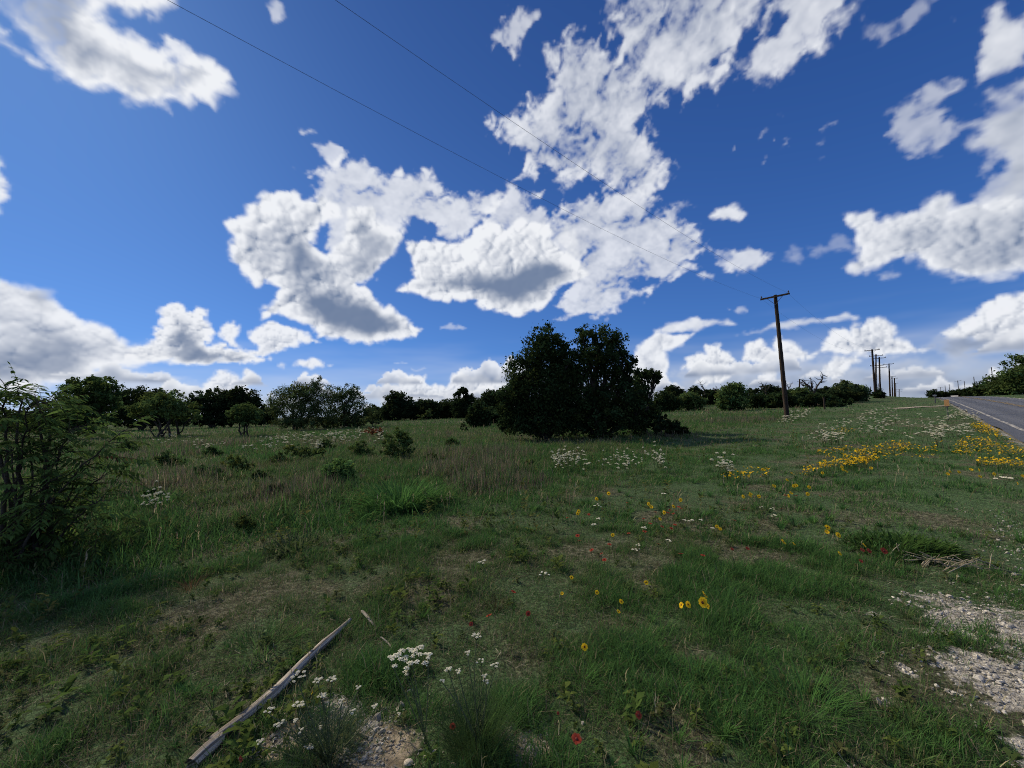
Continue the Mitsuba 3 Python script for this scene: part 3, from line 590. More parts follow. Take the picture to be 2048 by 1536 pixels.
# left background
make_tree('leafy_tree', 'mid green tree behind the sapling at the left edge', 'tree', (-40.21, 37.94),
          [(-40.56, 37.86, 4.98, 1.61, 1.04), (-38.76, 37.86, 4.88, 1.14, 1.14), (-39.97, 37.81, 5.58, 0.67, 0.57), (-41.54, 37.94, 3.82, 1.43, 1.33), (-39.41, 37.96, 3.53, 1.9, 1.14), (-38.45, 37.93, 3.98, 0.95, 1.04), (-41.1, 38.02, 2.62, 1.9, 0.95), (-42.53, 38.05, 2.19, 1.33, 0.76), (-39.93, 38.07, 1.98, 1.9, 0.67), (-38.51, 38.08, 1.75, 0.95, 0.57), (-42.07, 38.09, 1.7, 1.71, 0.47)], 11000, .30, (.065,.11,.036), 5, trunk_r=.2, stems=2, group=None, per=24)
make_tree('oak_tree', 'dark oak behind, left of the round mesquite bush', 'tree', (-59.17, 63.91),
          [(-62.12, 63.89, 5.37, 2.08, 1.92), (-59.15, 63.86, 5.85, 2.72, 1.76), (-56.52, 63.89, 5.39, 2.4, 1.76), (-60.39, 63.98, 4.13, 4, 1.92), (-56, 64, 3.78, 2.08, 1.6), (-58.03, 64.1, 2.47, 3.52, 1.12), (-63.62, 64.05, 3.18, 1.6, 1.44), (-62.05, 64.14, 1.78, 2.4, 1.12), (-57.26, 64.16, 1.57, 2.72, 0.96)], 11500, .42, DARK, 6, trunk_r=.3, per=24)
make_tree('mesquite_tree', 'round yellow-green mesquite with several dark stems in the left meadow', 'tree', (-31.17, 35.96),
          [(-32.16, 35.95, 3.51, 1.17, 0.72), (-30.71, 35.95, 3.61, 1.17, 0.72), (-29.47, 36, 2.91, 1.08, 0.72), (-33.3, 36.01, 2.74, 1.08, 0.63), (-31.5, 36, 2.82, 1.8, 0.72), (-30.17, 36.05, 2.2, 1.62, 0.63), (-28.82, 36.06, 1.99, 0.63, 0.54), (-33.77, 36.05, 2.12, 0.81, 0.45)], 7600, .20, MESQ, 7, trunk_r=.10, stems=5, per=26, spread=1.3, clump=.34)
make_tree('oak_tree', 'flat-topped dark oak behind, left half of a joined pair', 'tree', (-49.47, 65.93),
          [(-51.53, 65.93, 4.92, 2.15, 1.32), (-48.88, 65.89, 5.5, 2.31, 1.49), (-50.33, 66.02, 3.65, 3.3, 1.82), (-47.01, 65.97, 4.39, 2.48, 1.98), (-49.13, 66.14, 1.97, 3.3, 1.16), (-51.62, 66.16, 1.62, 1.98, 0.99), (-47.5, 66.18, 1.35, 2.15, 0.99)], 10500, .40, DARK, 8, trunk_r=.3, per=24)
make_tree('oak_tree', 'dark oak with a peaked top behind the small round bush', 'tree', (-44.94, 66.94),
          [(-45.41, 66.85, 6.12, 1.68, 1.09), (-46.45, 66.92, 5.06, 2.35, 1.51), (-43.68, 66.93, 4.99, 1.84, 1.68), (-44.82, 67.05, 3.27, 3.18, 2.01), (-42.72, 67.03, 3.46, 1.34, 1.51), (-46.53, 67.14, 1.89, 3.69, 1.17), (-43.61, 67.19, 1.23, 2.01, 0.84)], 10500, .40, DARK, 9, trunk_r=.3, per=24)
make_tree('round_bush', 'small round bush on slender stems in the left meadow', 'shrub', (-22.1, 32.97),
          [(-22.12, 33.03, 2.26, 1.32, 0.66), (-22.83, 33.07, 1.78, 0.83, 0.58), (-21.35, 33.07, 1.74, 0.83, 0.58), (-22.1, 33.08, 1.6, 1.24, 0.58)], 5200, .17, (.060,.10,.034), 10, trunk_r=.07, stems=5, per=26, spread=1.0)
make_tree('mesquite_tree', 'broad feathery mesquite, the largest tree left of the oak pair', 'tree', (-23.91, 43.97),
          [(-25.55, 43.95, 3.85, 1.32, 1.21), (-23.88, 43.9, 4.63, 1.43, 0.88), (-21.78, 43.86, 5.13, 1.1, 0.77), (-21.1, 43.81, 5.82, 0.39, 0.66), (-22.79, 43.94, 4.06, 1.87, 1.1), (-20.32, 43.94, 3.99, 1.32, 1.21), (-26.13, 44.04, 2.61, 1.21, 1.1), (-23.38, 44.02, 2.86, 2.53, 1.21), (-21.19, 44.07, 2.09, 2.2, 1.32), (-24.79, 44.12, 1.47, 1.65, 0.99), (-22.87, 44.15, 1.04, 2.42, 0.77)], 22000, .21, (.070,.105,.042), 11, trunk_r=.12, stems=3, per=24, hollow=.45, clump=.30, aspect=.35)
make_tree('mesquite_tree', 'dark mesquite joined to the right side of the broad one', 'tree', (-19.25, 45.98),
          [(-19.81, 45.94, 4.06, 1.5, 1.04), (-18.47, 45.9, 4.6, 1.04, 0.92), (-17.97, 45.96, 3.73, 1.15, 0.92), (-19.26, 46.02, 2.9, 2.3, 1.27), (-17.26, 46.06, 2.39, 1.5, 1.04), (-16.13, 46.1, 1.79, 0.92, 0.81), (-19.87, 46.12, 1.48, 2.88, 1.15), (-17.87, 46.14, 1.26, 1.96, 0.81), (-20.76, 46.17, 0.76, 1.73, 0.69), (-18.46, 46.18, 0.7, 1.96, 0.58)], 12000, .22, (.052,.084,.034), 12, trunk_r=.14, stems=3, per=24, aspect=.4)
make_tree('low_shrub', 'pale green shrub at the foot of the dark mesquite', 'shrub', (-14.53, 41.99), [(-14.73, 42.12, 1.4, 0.73, 0.73), (-15.27, 42.14, 1.05, 0.94, 0.42), (-14.12, 42.15, 0.97, 0.53, 0.37)], 1600, .18, (.06,.09,.035), 13, trunk_r=.05, stems=2)
# the treelines and the scrub: name, label, base, lobes (x, y, z, radius, half height), leaves, leaf size, colour
TREELINE = [
    ('oak_tree', 'domed dark oak in the far treeline, left of the gap', (-22.75, 79.99), [(-22.97, 79.97, 4.89, 2.2, 1.3), (-24.01, 80.09, 3.12, 2.6, 1.6), (-21.31, 80.07, 3.35, 2.2, 1.6), (-22.84, 80.16, 2.09, 3.4, 1), (-24.69, 80.16, 2.05, 1.58, 1.96), (-22.82, 80.17, 2.03, 1.58, 1.94), (-20.94, 80.17, 2.02, 1.58, 1.93)], 8840, 0.53, DARK),
    ('oak_tree', 'low dark oak in the far treeline, second from its left end', (-17.57, 82), [(-17.93, 82.04, 3.9, 1.64, 1.13), (-18.78, 82.12, 2.7, 2.46, 1.23), (-16.11, 82.11, 2.93, 1.84, 1.23), (-19.39, 82.19, 1.77, 1.46, 1.54), (-17.64, 82.19, 1.77, 1.46, 1.52), (-15.9, 82.19, 1.75, 1.46, 1.51)], 7140, 0.53, DARK),
    ('oak_tree', 'low dark tree in the far treeline beside the open-topped oak', (-13.87, 84), [(-13.87, 84.09, 3.21, 2.1, 1.16), (-15.26, 84.15, 2.41, 2.52, 1.05), (-12.64, 84.17, 2.13, 2.1, 0.84), (-15.76, 84.2, 1.63, 1.52, 1.3), (-13.95, 84.2, 1.6, 1.52, 1.29), (-12.14, 84.21, 1.6, 1.52, 1.27)], 6460, 0.53, DARK),
    ('oak_tree', 'open-topped oak standing above the far treeline', (-9.34, 78.01), [(-9.68, 77.89, 5.93, 1.17, 0.78), (-10.78, 77.94, 5.18, 0.98, 0.68), (-8.44, 77.96, 4.93, 0.98, 0.78), (-7.78, 78, 4.33, 0.68, 0.58), (-10.04, 78.05, 3.61, 2.54, 1.17), (-9.29, 78.15, 2.22, 2.54, 0.98), (-10.85, 78.14, 2.25, 1.23, 2.1), (-9.39, 78.15, 2.23, 1.23, 2.09), (-7.93, 78.15, 2.23, 1.23, 2.08)], 7140, 0.47, DARK),
    ('oak_tree', 'rounded dark tree at the left shoulder of the oak pair', (-2.23, 45.01), [(-2.23, 44.99, 3.28, 1.24, 0.79), (-3.21, 45.04, 2.58, 1.01, 0.79), (-2.26, 45.07, 2.16, 1.46, 1.01), (-1.23, 45.01, 2.97, 0.9, 1.01), (-3.24, 45.13, 1.32, 0.82, 1.3), (-2.27, 45.13, 1.32, 0.82, 1.29), (-1.3, 45.13, 1.31, 0.82, 1.28)], 10200, 0.33, DARK),
    ('low_shrub', 'dark low bush in front of the rounded tree left of the oaks', (-3.22, 38.01), [(-3.34, 38.07, 1.97, 0.67, 0.76), (-2.73, 38.09, 1.57, 1.04, 0.57), (-3.69, 38.11, 1.41, 0.67, 0.38), (-3.94, 38.14, 0.92, 0.56, 0.85), (-3.27, 38.14, 0.92, 0.56, 0.85), (-2.61, 38.14, 0.92, 0.56, 0.84)], 4420, 0.28, OAK),
    ('low_shrub', 'low bush closing the treeline gap right of the dark mesquite', (-29, 85.98), [(-27.99, 86.17, 2.22, 1.94, 0.97), (-30.13, 86.14, 2.59, 1.72, 1.07), (-30.54, 86.23, 1.31, 1.22, 1.11), (-29.09, 86.23, 1.32, 1.22, 1.08), (-27.64, 86.23, 1.32, 1.22, 1.07)], 3060, 0.53, DARK),
    ('low_shrub', 'distant dark thicket between the left oaks', (-66.61, 79.91), [(-66.02, 80.06, 3.52, 1.6, 1.4), (-67.34, 80.13, 2.55, 2, 0.8), (-67.94, 80.19, 1.67, 1.03, 1.54), (-66.72, 80.19, 1.67, 1.03, 1.53), (-65.49, 80.19, 1.66, 1.03, 1.52)], 2550, 0.53, DARK),
    ('low_shrub', 'distant dark thicket behind the small round bush', (-47.84, 77.94), [(-47.32, 78.11, 2.73, 1.76, 1.56), (-48.51, 78.18, 1.79, 2.15, 0.98), (-49.21, 78.2, 1.43, 1.06, 1.36), (-47.94, 78.2, 1.43, 1.06, 1.34), (-46.67, 78.2, 1.42, 1.06, 1.33)], 2550, 0.53, DARK),
    ('low_shrub', 'distant dark thicket behind the sapling at left', (-81.55, 69.88), [(-80.09, 70.06, 3.16, 2.27, 1.57), (-84.47, 70.08, 2.84, 3.5, 1.75), (-73.11, 70.12, 2.28, 3.5, 0.88), (-88.85, 70.08, 2.95, 3.5, 1.57), (-87.35, 70.18, 1.54, 4.78, 1.59), (-81.67, 70.18, 1.47, 4.78, 1.55), (-75.98, 70.18, 1.5, 4.78, 1.46)], 7140, 0.5, DARK),
    ('low_shrub', 'dense green bush just right of the oak clump', (21.31, 56.06), [(21.22, 56.05, 2.86, 1.54, 0.98), (22.4, 56.08, 2.48, 1.4, 0.7), (20.3, 56.07, 2.6, 1.12, 0.7), (20.13, 56.13, 1.76, 0.97, 0.98), (21.28, 56.12, 1.77, 0.97, 0.96), (22.44, 56.12, 1.78, 0.97, 0.95)], 5440, 0.33, OAK),
    ('low_shrub', 'yellowish green bush, second in the row right of the oaks', (25.69, 58.07), [(25.6, 58.05, 2.95, 1.59, 0.87), (26.82, 58.08, 2.49, 1.3, 0.65), (24.65, 58.08, 2.54, 1.01, 0.58), (24.55, 58.13, 1.84, 0.94, 0.94), (25.67, 58.12, 1.84, 0.94, 0.92), (26.79, 58.12, 1.85, 0.94, 0.91)], 5100, 0.33, (.075,.12,.042)),
    ('oak_tree', 'small dark oak on the skyline right of the oak clump', (30.74, 76.08), [(30.45, 75.95, 4.97, 1.52, 0.85), (31.1, 76, 4.19, 2.09, 0.95), (29.66, 76.11, 2.63, 0.9, 1.5), (30.73, 76.11, 2.66, 0.9, 1.47), (31.8, 76.11, 2.69, 0.9, 1.45)], 4420, 0.45, DARK),
    ('oak_tree', 'open small oak on the skyline above the yellowish bush', (35.36, 77.09), [(35.19, 76.96, 4.9, 1.16, 0.77), (36.33, 76.98, 4.58, 0.77, 0.58), (34.68, 77.02, 3.95, 1.93, 0.87), (34.27, 77.11, 2.75, 0.91, 1.38), (35.35, 77.1, 2.79, 0.91, 1.34), (36.44, 77.1, 2.81, 0.91, 1.32)], 3740, 0.43, DARK),
    ('oak_tree', 'flat dark oak on the skyline behind the big round bush', (40.5, 80.1), [(39.54, 80, 4.35, 2, 0.8), (41.53, 80.03, 3.9, 1.8, 0.8), (39.05, 80.11, 2.81, 1.22, 1.1), (40.5, 80.11, 2.86, 1.22, 1.06), (41.95, 80.11, 2.89, 1.22, 1.03)], 3740, 0.47, DARK),
    ('round_bush', 'big round bush, tallest in the scrub row left of the near pole', (27.29, 50.07), [(27.54, 49.97, 3.74, 1.25, 0.75), (26.7, 50.02, 3.02, 1.12, 0.88), (28.33, 50.03, 2.98, 1.12, 0.94), (27.5, 50.07, 2.37, 1.88, 0.69), (26.43, 50.08, 2.21, 0.88, 0.44), (26.31, 50.1, 1.98, 0.81, 1.19), (27.28, 50.1, 1.97, 0.81, 1.18), (28.25, 50.1, 1.97, 0.81, 1.17)], 9520, 0.28, (.075,.125,.042)),
    ('low_shrub', 'low dark bush between the round bush and the near pole', (33.41, 54.08), [(32.74, 54.06, 2.56, 1.49, 0.74), (34.09, 54.08, 2.32, 1.08, 0.61), (32.42, 54.12, 1.78, 0.82, 0.71), (33.4, 54.12, 1.78, 0.82, 0.7), (34.38, 54.12, 1.79, 0.82, 0.69)], 4760, 0.33, OAK),
    ('oak_tree', 'dark oak on the skyline left of the near pole top scrub', (46.93, 74.11), [(44.44, 74, 4.12, 1.29, 0.74), (47.68, 73.98, 4.41, 2.04, 0.83), (48.78, 74.03, 3.83, 1.85, 0.93), (45.06, 74.09, 2.91, 1.57, 1.12), (46.94, 74.09, 2.95, 1.57, 1.08), (48.81, 74.08, 2.98, 1.57, 1.04)], 5100, 0.45, DARK),
    ('low_shrub', 'dense green bush behind the near pole', (34.88, 52.08), [(34.78, 52.06, 2.57, 1.43, 0.78), (36.07, 52.08, 2.27, 1.3, 0.65), (33.8, 52.08, 2.2, 1.04, 0.52), (33.72, 52.11, 1.79, 0.97, 0.74), (34.87, 52.11, 1.79, 0.97, 0.73), (36.02, 52.11, 1.81, 0.97, 0.71)], 5780, 0.31, OAK),
    ('low_shrub', 'feathery pale bush right of the near pole', (38.7, 54.09), [(38.7, 54.01, 3.28, 1.49, 0.68), (37.81, 54.05, 2.76, 1.35, 0.68), (39.63, 54.05, 2.71, 1.22, 0.68), (37.6, 54.1, 2.02, 0.92, 0.92), (38.69, 54.1, 2.02, 0.92, 0.9), (39.79, 54.1, 2.03, 0.92, 0.89)], 5440, 0.31, (.07,.115,.042)),
    ('low_shrub', 'low spreading green bush below the bare dead tree', (37.81, 50.09), [(37.82, 50.07, 2.35, 1.5, 0.56), (39.06, 50.08, 2.2, 1.5, 0.56), (36.56, 50.09, 2.07, 1.12, 0.44), (36.52, 50.12, 1.69, 1.08, 0.59), (37.8, 50.12, 1.67, 1.08, 0.58), (39.08, 50.12, 1.67, 1.08, 0.57)], 5440, 0.3, OAK),
    ('oak_tree', 'dark oak behind the bare dead tree', (56.83, 72.13), [(55.84, 72.02, 3.82, 1.98, 0.72), (57.9, 72.03, 3.67, 1.8, 0.81), (55.39, 72.08, 2.95, 1.23, 0.75), (56.85, 72.08, 2.97, 1.23, 0.72), (58.31, 72.08, 2.98, 1.23, 0.7)], 4420, 0.43, DARK),
    ('leafy_tree', 'pale-topped tree crowning the knoll left of the far poles', (54.21, 64.12), [(53.42, 63.94, 4.67, 1.12, 0.64), (52.61, 63.98, 4.05, 1.44, 0.72), (55, 63.99, 3.91, 1.44, 0.72), (56.03, 64.03, 3.4, 0.96, 0.56), (52.77, 64.07, 2.8, 1.23, 1.18), (54.23, 64.07, 2.8, 1.23, 1.16), (55.69, 64.07, 2.77, 1.23, 1.16)], 5780, 0.38, (.08,.12,.05)),
    ('low_shrub', 'dark bush on the knoll under the pale-topped tree', (48.85, 60.11), [(48.55, 60.04, 3.1, 1.95, 0.67), (50.79, 60.05, 2.96, 1.95, 0.67), (47.26, 60.07, 2.75, 1.35, 0.53), (47.14, 60.1, 2.21, 1.43, 0.75), (48.85, 60.1, 2.21, 1.43, 0.73), (50.55, 60.1, 2.22, 1.43, 0.7)], 5780, 0.35, DARK),
    ('low_shrub', 'small dark bush at the foot of the far double-arm poles', (67.73, 74.15), [(67.74, 74.05, 3.52, 0.74, 0.74), (67.27, 74.08, 3.07, 0.83, 0.46), (68.28, 74.08, 3.04, 0.65, 0.46), (67.13, 74.09, 2.91, 0.52, 0.64), (67.75, 74.09, 2.88, 0.52, 0.64), (68.38, 74.09, 2.85, 0.52, 0.65)], 2040, 0.3, DARK),
    ('low_shrub', 'low scrub edge beside the fence post', (38.24, 47.09), [(37.41, 47.11, 1.67, 0.7, 0.23), (39.06, 47.09, 1.98, 0.82, 0.23), (37.43, 47.13, 1.45, 0.67, 0.38), (38.23, 47.12, 1.47, 0.67, 0.36), (39.02, 47.12, 1.49, 0.67, 0.34)], 1530, 0.25, OAK),
    ('leafy_tree', 'tallest tree at the right edge beyond the road', (153.12, 120.32), [(153.13, 119.51, 12.86, 3.6, 2.1), (155.44, 119.75, 9.35, 6, 3.6), (150.91, 119.82, 8.42, 3.9, 2.7), (153.84, 120.01, 5.65, 6.6, 2.4), (149.64, 120.01, 5.62, 3.02, 4.41), (153.24, 120.02, 5.56, 3.02, 4.4), (156.84, 120.02, 5.51, 3.02, 4.37)], 11050, 0.69, (.06,.10,.036)),
    ('leafy_tree', 'second tree from the right edge beyond the road, rounded', (151.98, 124.32), [(151.73, 123.89, 7.52, 3.41, 2.02), (150.59, 124.03, 5.54, 3.72, 1.86), (153.99, 124.04, 5.3, 3.72, 2.17), (149.34, 124.13, 4.13, 2.28, 2.56), (152.05, 124.13, 4.06, 2.28, 2.56), (154.76, 124.13, 4.04, 2.28, 2.54)], 7820, 0.69, (.065,.105,.04)),
    ('leafy_tree', 'third tree from the right edge beyond the road, low and sloping', (151.97, 128.32), [(151.61, 128.01, 5.93, 2.88, 1.6), (150.94, 128.1, 4.67, 3.52, 1.28), (153.66, 128.1, 4.6, 3.2, 1.28), (149.67, 128.18, 3.54, 1.98, 1.89), (152.03, 128.18, 3.51, 1.98, 1.88), (154.39, 128.18, 3.48, 1.98, 1.86)], 6120, 0.69, OAK),
    ('low_shrub', 'low hedge of trees left of the sloping trees beyond the road', (173.22, 150.37), [(172.19, 150.12, 5.13, 3.38, 1.12), (174.43, 150.15, 4.7, 3, 1.12), (171.1, 150.28, 2.82, 1.81, 1.62), (173.25, 150.28, 2.8, 1.81, 1.61), (175.41, 150.29, 2.76, 1.81, 1.6)], 4080, 0.75, OAK),
    ('low_shrub', 'distant trees past the crest, middle of the row right of the road', (211.93, 190.45), [(210.25, 190.2, 5.33, 5.22, 1.42), (213.81, 190.21, 5.24, 3.8, 1.42), (208.8, 190.42, 2.27, 2.64, 2.11), (211.95, 190.42, 2.21, 2.64, 2.11), (215.09, 190.42, 2.16, 2.64, 2.09)], 4080, 0.88, DARK),
    ('low_shrub', 'distant dark round tree beside the road at the crest', (178.9, 170.39), [(178.33, 170.19, 4.77, 1.91, 1.49), (179.6, 170.23, 4.31, 1.91, 1.06), (177.64, 170.34, 2.61, 1.07, 1.71), (178.91, 170.35, 2.59, 1.07, 1.71), (180.19, 170.35, 2.57, 1.07, 1.7)], 2720, 0.75, DARK),
    ('low_shrub', 'distant dark tree right of the round tree at the crest', (188.86, 175.41), [(187.95, 175.22, 4.53, 1.97, 1.31), (189.9, 175.26, 4.04, 1.97, 1.09), (187.4, 175.37, 2.36, 1.24, 1.64), (188.87, 175.38, 2.32, 1.24, 1.64), (190.35, 175.38, 2.3, 1.24, 1.63)], 2550, 0.75, DARK),
]
for k, (name, lab, base, lob, n, size, colr) in enumerate(TREELINE):
    make_tree(name, lab, 'tree' if 'tree' in name else 'shrub', base, lob, n, size, colr, 40 + k, trunk_r=.16 if 'tree' in name else .07, stems=1 if 'tree' in name else 3, per=22, twigs=4, clump=.42, hollow=.55)
# shrubs standing in the meadow
SHRUBS = [
    ('meadow_shrub', 'leafy upright shrub in the middle meadow, before the white flower drift', (-4.06, 14.09), [(-4.04, 14.03, 0.94, 0.31, 0.28), (-4.31, 14.05, 0.65, 0.31, 0.28), (-3.75, 14.04, 0.69, 0.28, 0.28), (-4.05, 14.07, 0.38, 0.45, 0.24), (-4.49, 14.07, 0.36, 0.17, 0.17), (-3.58, 14.06, 0.4, 0.14, 0.21)], 3000, 0.08, (.075,.125,.04)),
    ('meadow_shrub', 'dense round dark green shrub in the left meadow', (-4.1, 9.4), [(-4.09, 9.37, 0.33, 0.38, 0.28), (-4.32, 9.38, 0.2, 0.23, 0.19), (-3.85, 9.38, 0.19, 0.23, 0.19)], 8000, 0.055, (.10,.19,.06)),
    ('meadow_shrub', 'smaller flat dark shrub left of the dense round one', (-8.1, 10.7), [(-8.14, 10.68, 0.26, 0.32, 0.16), (-7.9, 10.69, 0.2, 0.18, 0.12)], 2400, 0.06, (.055,.10,.036)),
    ('meadow_shrub', 'yellow-topped low bush beside the tall grass band', (-4.05, 6.14), [(-4.07, 6.13, 0.04, 0.12, 0.09), (-3.99, 6.14, -0.01, 0.09, 0.07), (-4.13, 6.14, 0, 0.08, 0.06)], 1300, 0.035, (.06,.085,.028)),
    ('meadow_shrub', 'light green forb patch behind the round shrub', (-7.44, 14.06), [(-7.61, 14.03, 0.48, 0.38, 0.21), (-7.17, 14.03, 0.38, 0.38, 0.17), (-6.74, 14.03, 0.37, 0.24, 0.14)], 1700, 0.08, (.09,.14,.045)),
    ('meadow_shrub', 'yellowish feathery weed patch left of the round shrub', (-8.09, 11.73), [(-8.09, 11.71, 0.35, 0.32, 0.23), (-7.8, 11.72, 0.2, 0.29, 0.14), (-8.31, 11.72, 0.17, 0.2, 0.12)], 1700, 0.07, (.10,.145,.045)),
    ('meadow_shrub', 'tiny dark bush alone on the open meadow left of the oaks', (-3.94, 32.24), [(-4.02, 32.22, 0.5, 0.24, 0.28), (-3.82, 32.23, 0.34, 0.24, 0.16)], 420, 0.13, (.03,.045,.02)),
    ('meadow_shrub', 'small pale tree seedling in the gap before the treeline', (-12.43, 57.36), [(-12.18, 57.27, 1.63, 0.57, 0.5), (-13.05, 57.3, 1.22, 0.64, 0.43), (-11.81, 57.23, 2.19, 0.29, 0.29)], 700, 0.2, (.075,.11,.04)),
    ('meadow_shrub', 'grey-leaved weed low in the meadow beside the dark shrub', (-4.88, 8.44), [(-4.98, 8.43, 0.16, 0.19, 0.08), (-4.72, 8.43, 0.11, 0.15, 0.07)], 900, 0.05, (.07,.085,.05)),
    ('meadow_shrub', 'rusty brown shrub patch behind the white flower drift', (-10.06, 28.75), [(-10.05, 28.72, 0.51, 0.79, 0.25), (-9.34, 28.73, 0.38, 0.5, 0.18)], 900, 0.1, (.14,.055,.032)),
    ('meadow_shrub', 'low rounded bush in the left meadow right of the sapling branch', (-11.83, 13.8), [(-12, 13.78, 0.27, 0.35, 0.25), (-11.62, 13.79, 0.2, 0.35, 0.19), (-11.82, 13.78, 0.37, 0.23, 0.22)], 1900, 0.07, (.06,.10,.036)),
    ('meadow_shrub', 'small low bush between the feathery weed patch and the forb patch', (-7.85, 13.56), [(-7.98, 13.55, 0.21, 0.26, 0.18), (-7.7, 13.55, 0.17, 0.26, 0.14), (-7.85, 13.54, 0.29, 0.17, 0.16)], 1900, 0.06, (.06,.10,.036)),
    ('meadow_shrub', 'low green bush just left of the leafy upright shrub', (-5.94, 15.69), [(-6.11, 15.67, 0.31, 0.35, 0.26), (-5.73, 15.67, 0.25, 0.35, 0.2), (-5.93, 15.66, 0.43, 0.23, 0.23)], 1900, 0.07, (.075,.125,.04)),
    ('meadow_shrub', 'small low bush right of the leafy upright shrub', (-2.58, 13.03), [(-2.69, 13.02, 0.19, 0.23, 0.14), (-2.44, 13.02, 0.15, 0.23, 0.11), (-2.57, 13.01, 0.25, 0.15, 0.13)], 1900, 0.06, (.075,.125,.04)),
    ('meadow_shrub', 'little bush in the left meadow under the dark oak', (-19.36, 20.21), [(-19.54, 20.19, 0.35, 0.36, 0.27), (-19.15, 20.2, 0.28, 0.36, 0.21), (-19.35, 20.19, 0.47, 0.24, 0.24)], 1900, 0.08, (.045,.085,.03)),
    ('meadow_shrub', 'flat little bush below the round bush on slender stems', (-13.15, 17.62), [(-13.29, 17.6, 0.2, 0.29, 0.18), (-12.98, 17.61, 0.16, 0.29, 0.14), (-13.15, 17.6, 0.28, 0.19, 0.16)], 1900, 0.07, (.045,.085,.03)),
    ('meadow_shrub', 'yellow-green bush inside the white flower drift', (-8.87, 19.07), [(-9.05, 19.05, 0.25, 0.37, 0.21), (-8.65, 19.06, 0.2, 0.37, 0.17), (-8.86, 19.05, 0.34, 0.25, 0.19)], 1900, 0.07, (.045,.085,.03)),
    ('meadow_shrub', 'tiny low bush on the open meadow toward the oak pair', (-2.84, 18.74), [(-2.96, 18.73, 0.24, 0.25, 0.17), (-2.69, 18.73, 0.2, 0.25, 0.13), (-2.83, 18.73, 0.31, 0.17, 0.15)], 1900, 0.07, (.045,.085,.03)),
    ('meadow_shrub', 'dull green bush left of the dense round shrub', (-6.36, 10.14), [(-6.47, 10.13, 0.14, 0.21, 0.14), (-6.24, 10.13, 0.11, 0.21, 0.11), (-6.36, 10.13, 0.2, 0.14, 0.12)], 1900, 0.055, (.06,.10,.036)),
    ('meadow_shrub', 'dark low bush at the right skirt of the sapling', (-7.28, 8.11), [(-7.36, 8.1, 0.16, 0.18, 0.12), (-7.17, 8.1, 0.13, 0.18, 0.09), (-7.27, 8.09, 0.21, 0.12, 0.1)], 1900, 0.05, (.045,.085,.03)),
    ('meadow_shrub', 'small dark bush in the dry grass before the oak pair', (0.45, 11.54), [(0.36, 11.53, 0.13, 0.19, 0.12), (0.56, 11.53, 0.1, 0.19, 0.09), (0.45, 11.53, 0.18, 0.13, 0.1)], 1900, 0.05, (.075,.125,.04)),
]
for k, (name, lab, base, lob, n, size, colr) in enumerate(SHRUBS):
    make_tree(name, lab, 'shrub', base, lob, n, size, colr, 90 + k, trunk_r=.018, stems=4, per=20, twigs=6, spread=1.2, vary=.3)


# ---------------------------------------------------------------- the sapling with feathered leaves at the left edge
def frond(start, d, length, pairs, rng, leaflet, colour, droop=.5):
    """A compound leaf: a drooping stalk with leaflets in pairs."""
    t = np.linspace(0, 1, pairs + 2)[:, None]
    d = unit(np.asarray(d, float))
    P = start + d * t * length + [0, 0, -1] * (droop * length * t ** 2 * .6)
    tan = unit(np.gradient(P, axis=0))
    side = unit(np.cross(tan, [0, 0, 1.0]))
    vs, fs, cs = [], [], []
    for i in range(1, pairs + 2):
        for sg in ((-1, 1) if i <= pairs else (0,)):
            size = leaflet * (.65 + .35 * math.sin(math.pi * min(1, i / (pairs + 1.0)))) * rng.uniform(.85, 1.15)
            dd = unit(side[i] * sg + tan[i] * (.55 if sg else 1) + [0, 0, -.35 - .3 * rng.uniform()] + rng.normal(size=3) * .10)
            nn = unit(np.cross(dd, np.cross([0, 0, 1.0], dd)) + rng.normal(size=3) * .2)
            w = np.cross(dd, nn)
            q = np.array([P[i], P[i] + dd * size * .35 + w * size * .16 - nn * size * .02, P[i] + dd * size * .35 - w * size * .16 - nn * size * .02,
                          P[i] + dd * size * .72 + w * size * .10 - [0, 0, size * .05], P[i] + dd * size * .72 - w * size * .10 - [0, 0, size * .05], P[i] + dd * size - [0, 0, size * .14]])
            at = 6 * len(vs)
            vs.append(q)
            fs.append(np.array([[0, 1, 2], [1, 3, 2], [2, 3, 4], [3, 5, 4]]) + at)
            cs.append(np.tile(np.asarray(colour) * rng.uniform(.75, 1.25), (6, 1)))
    v, f, c = np.vstack(vs), np.vstack(fs), np.vstack(cs)
    return join([(v, f, c), tint(tube(P, np.linspace(.0028, .0012, len(P)), 3, False), (.07, .05, .035))])


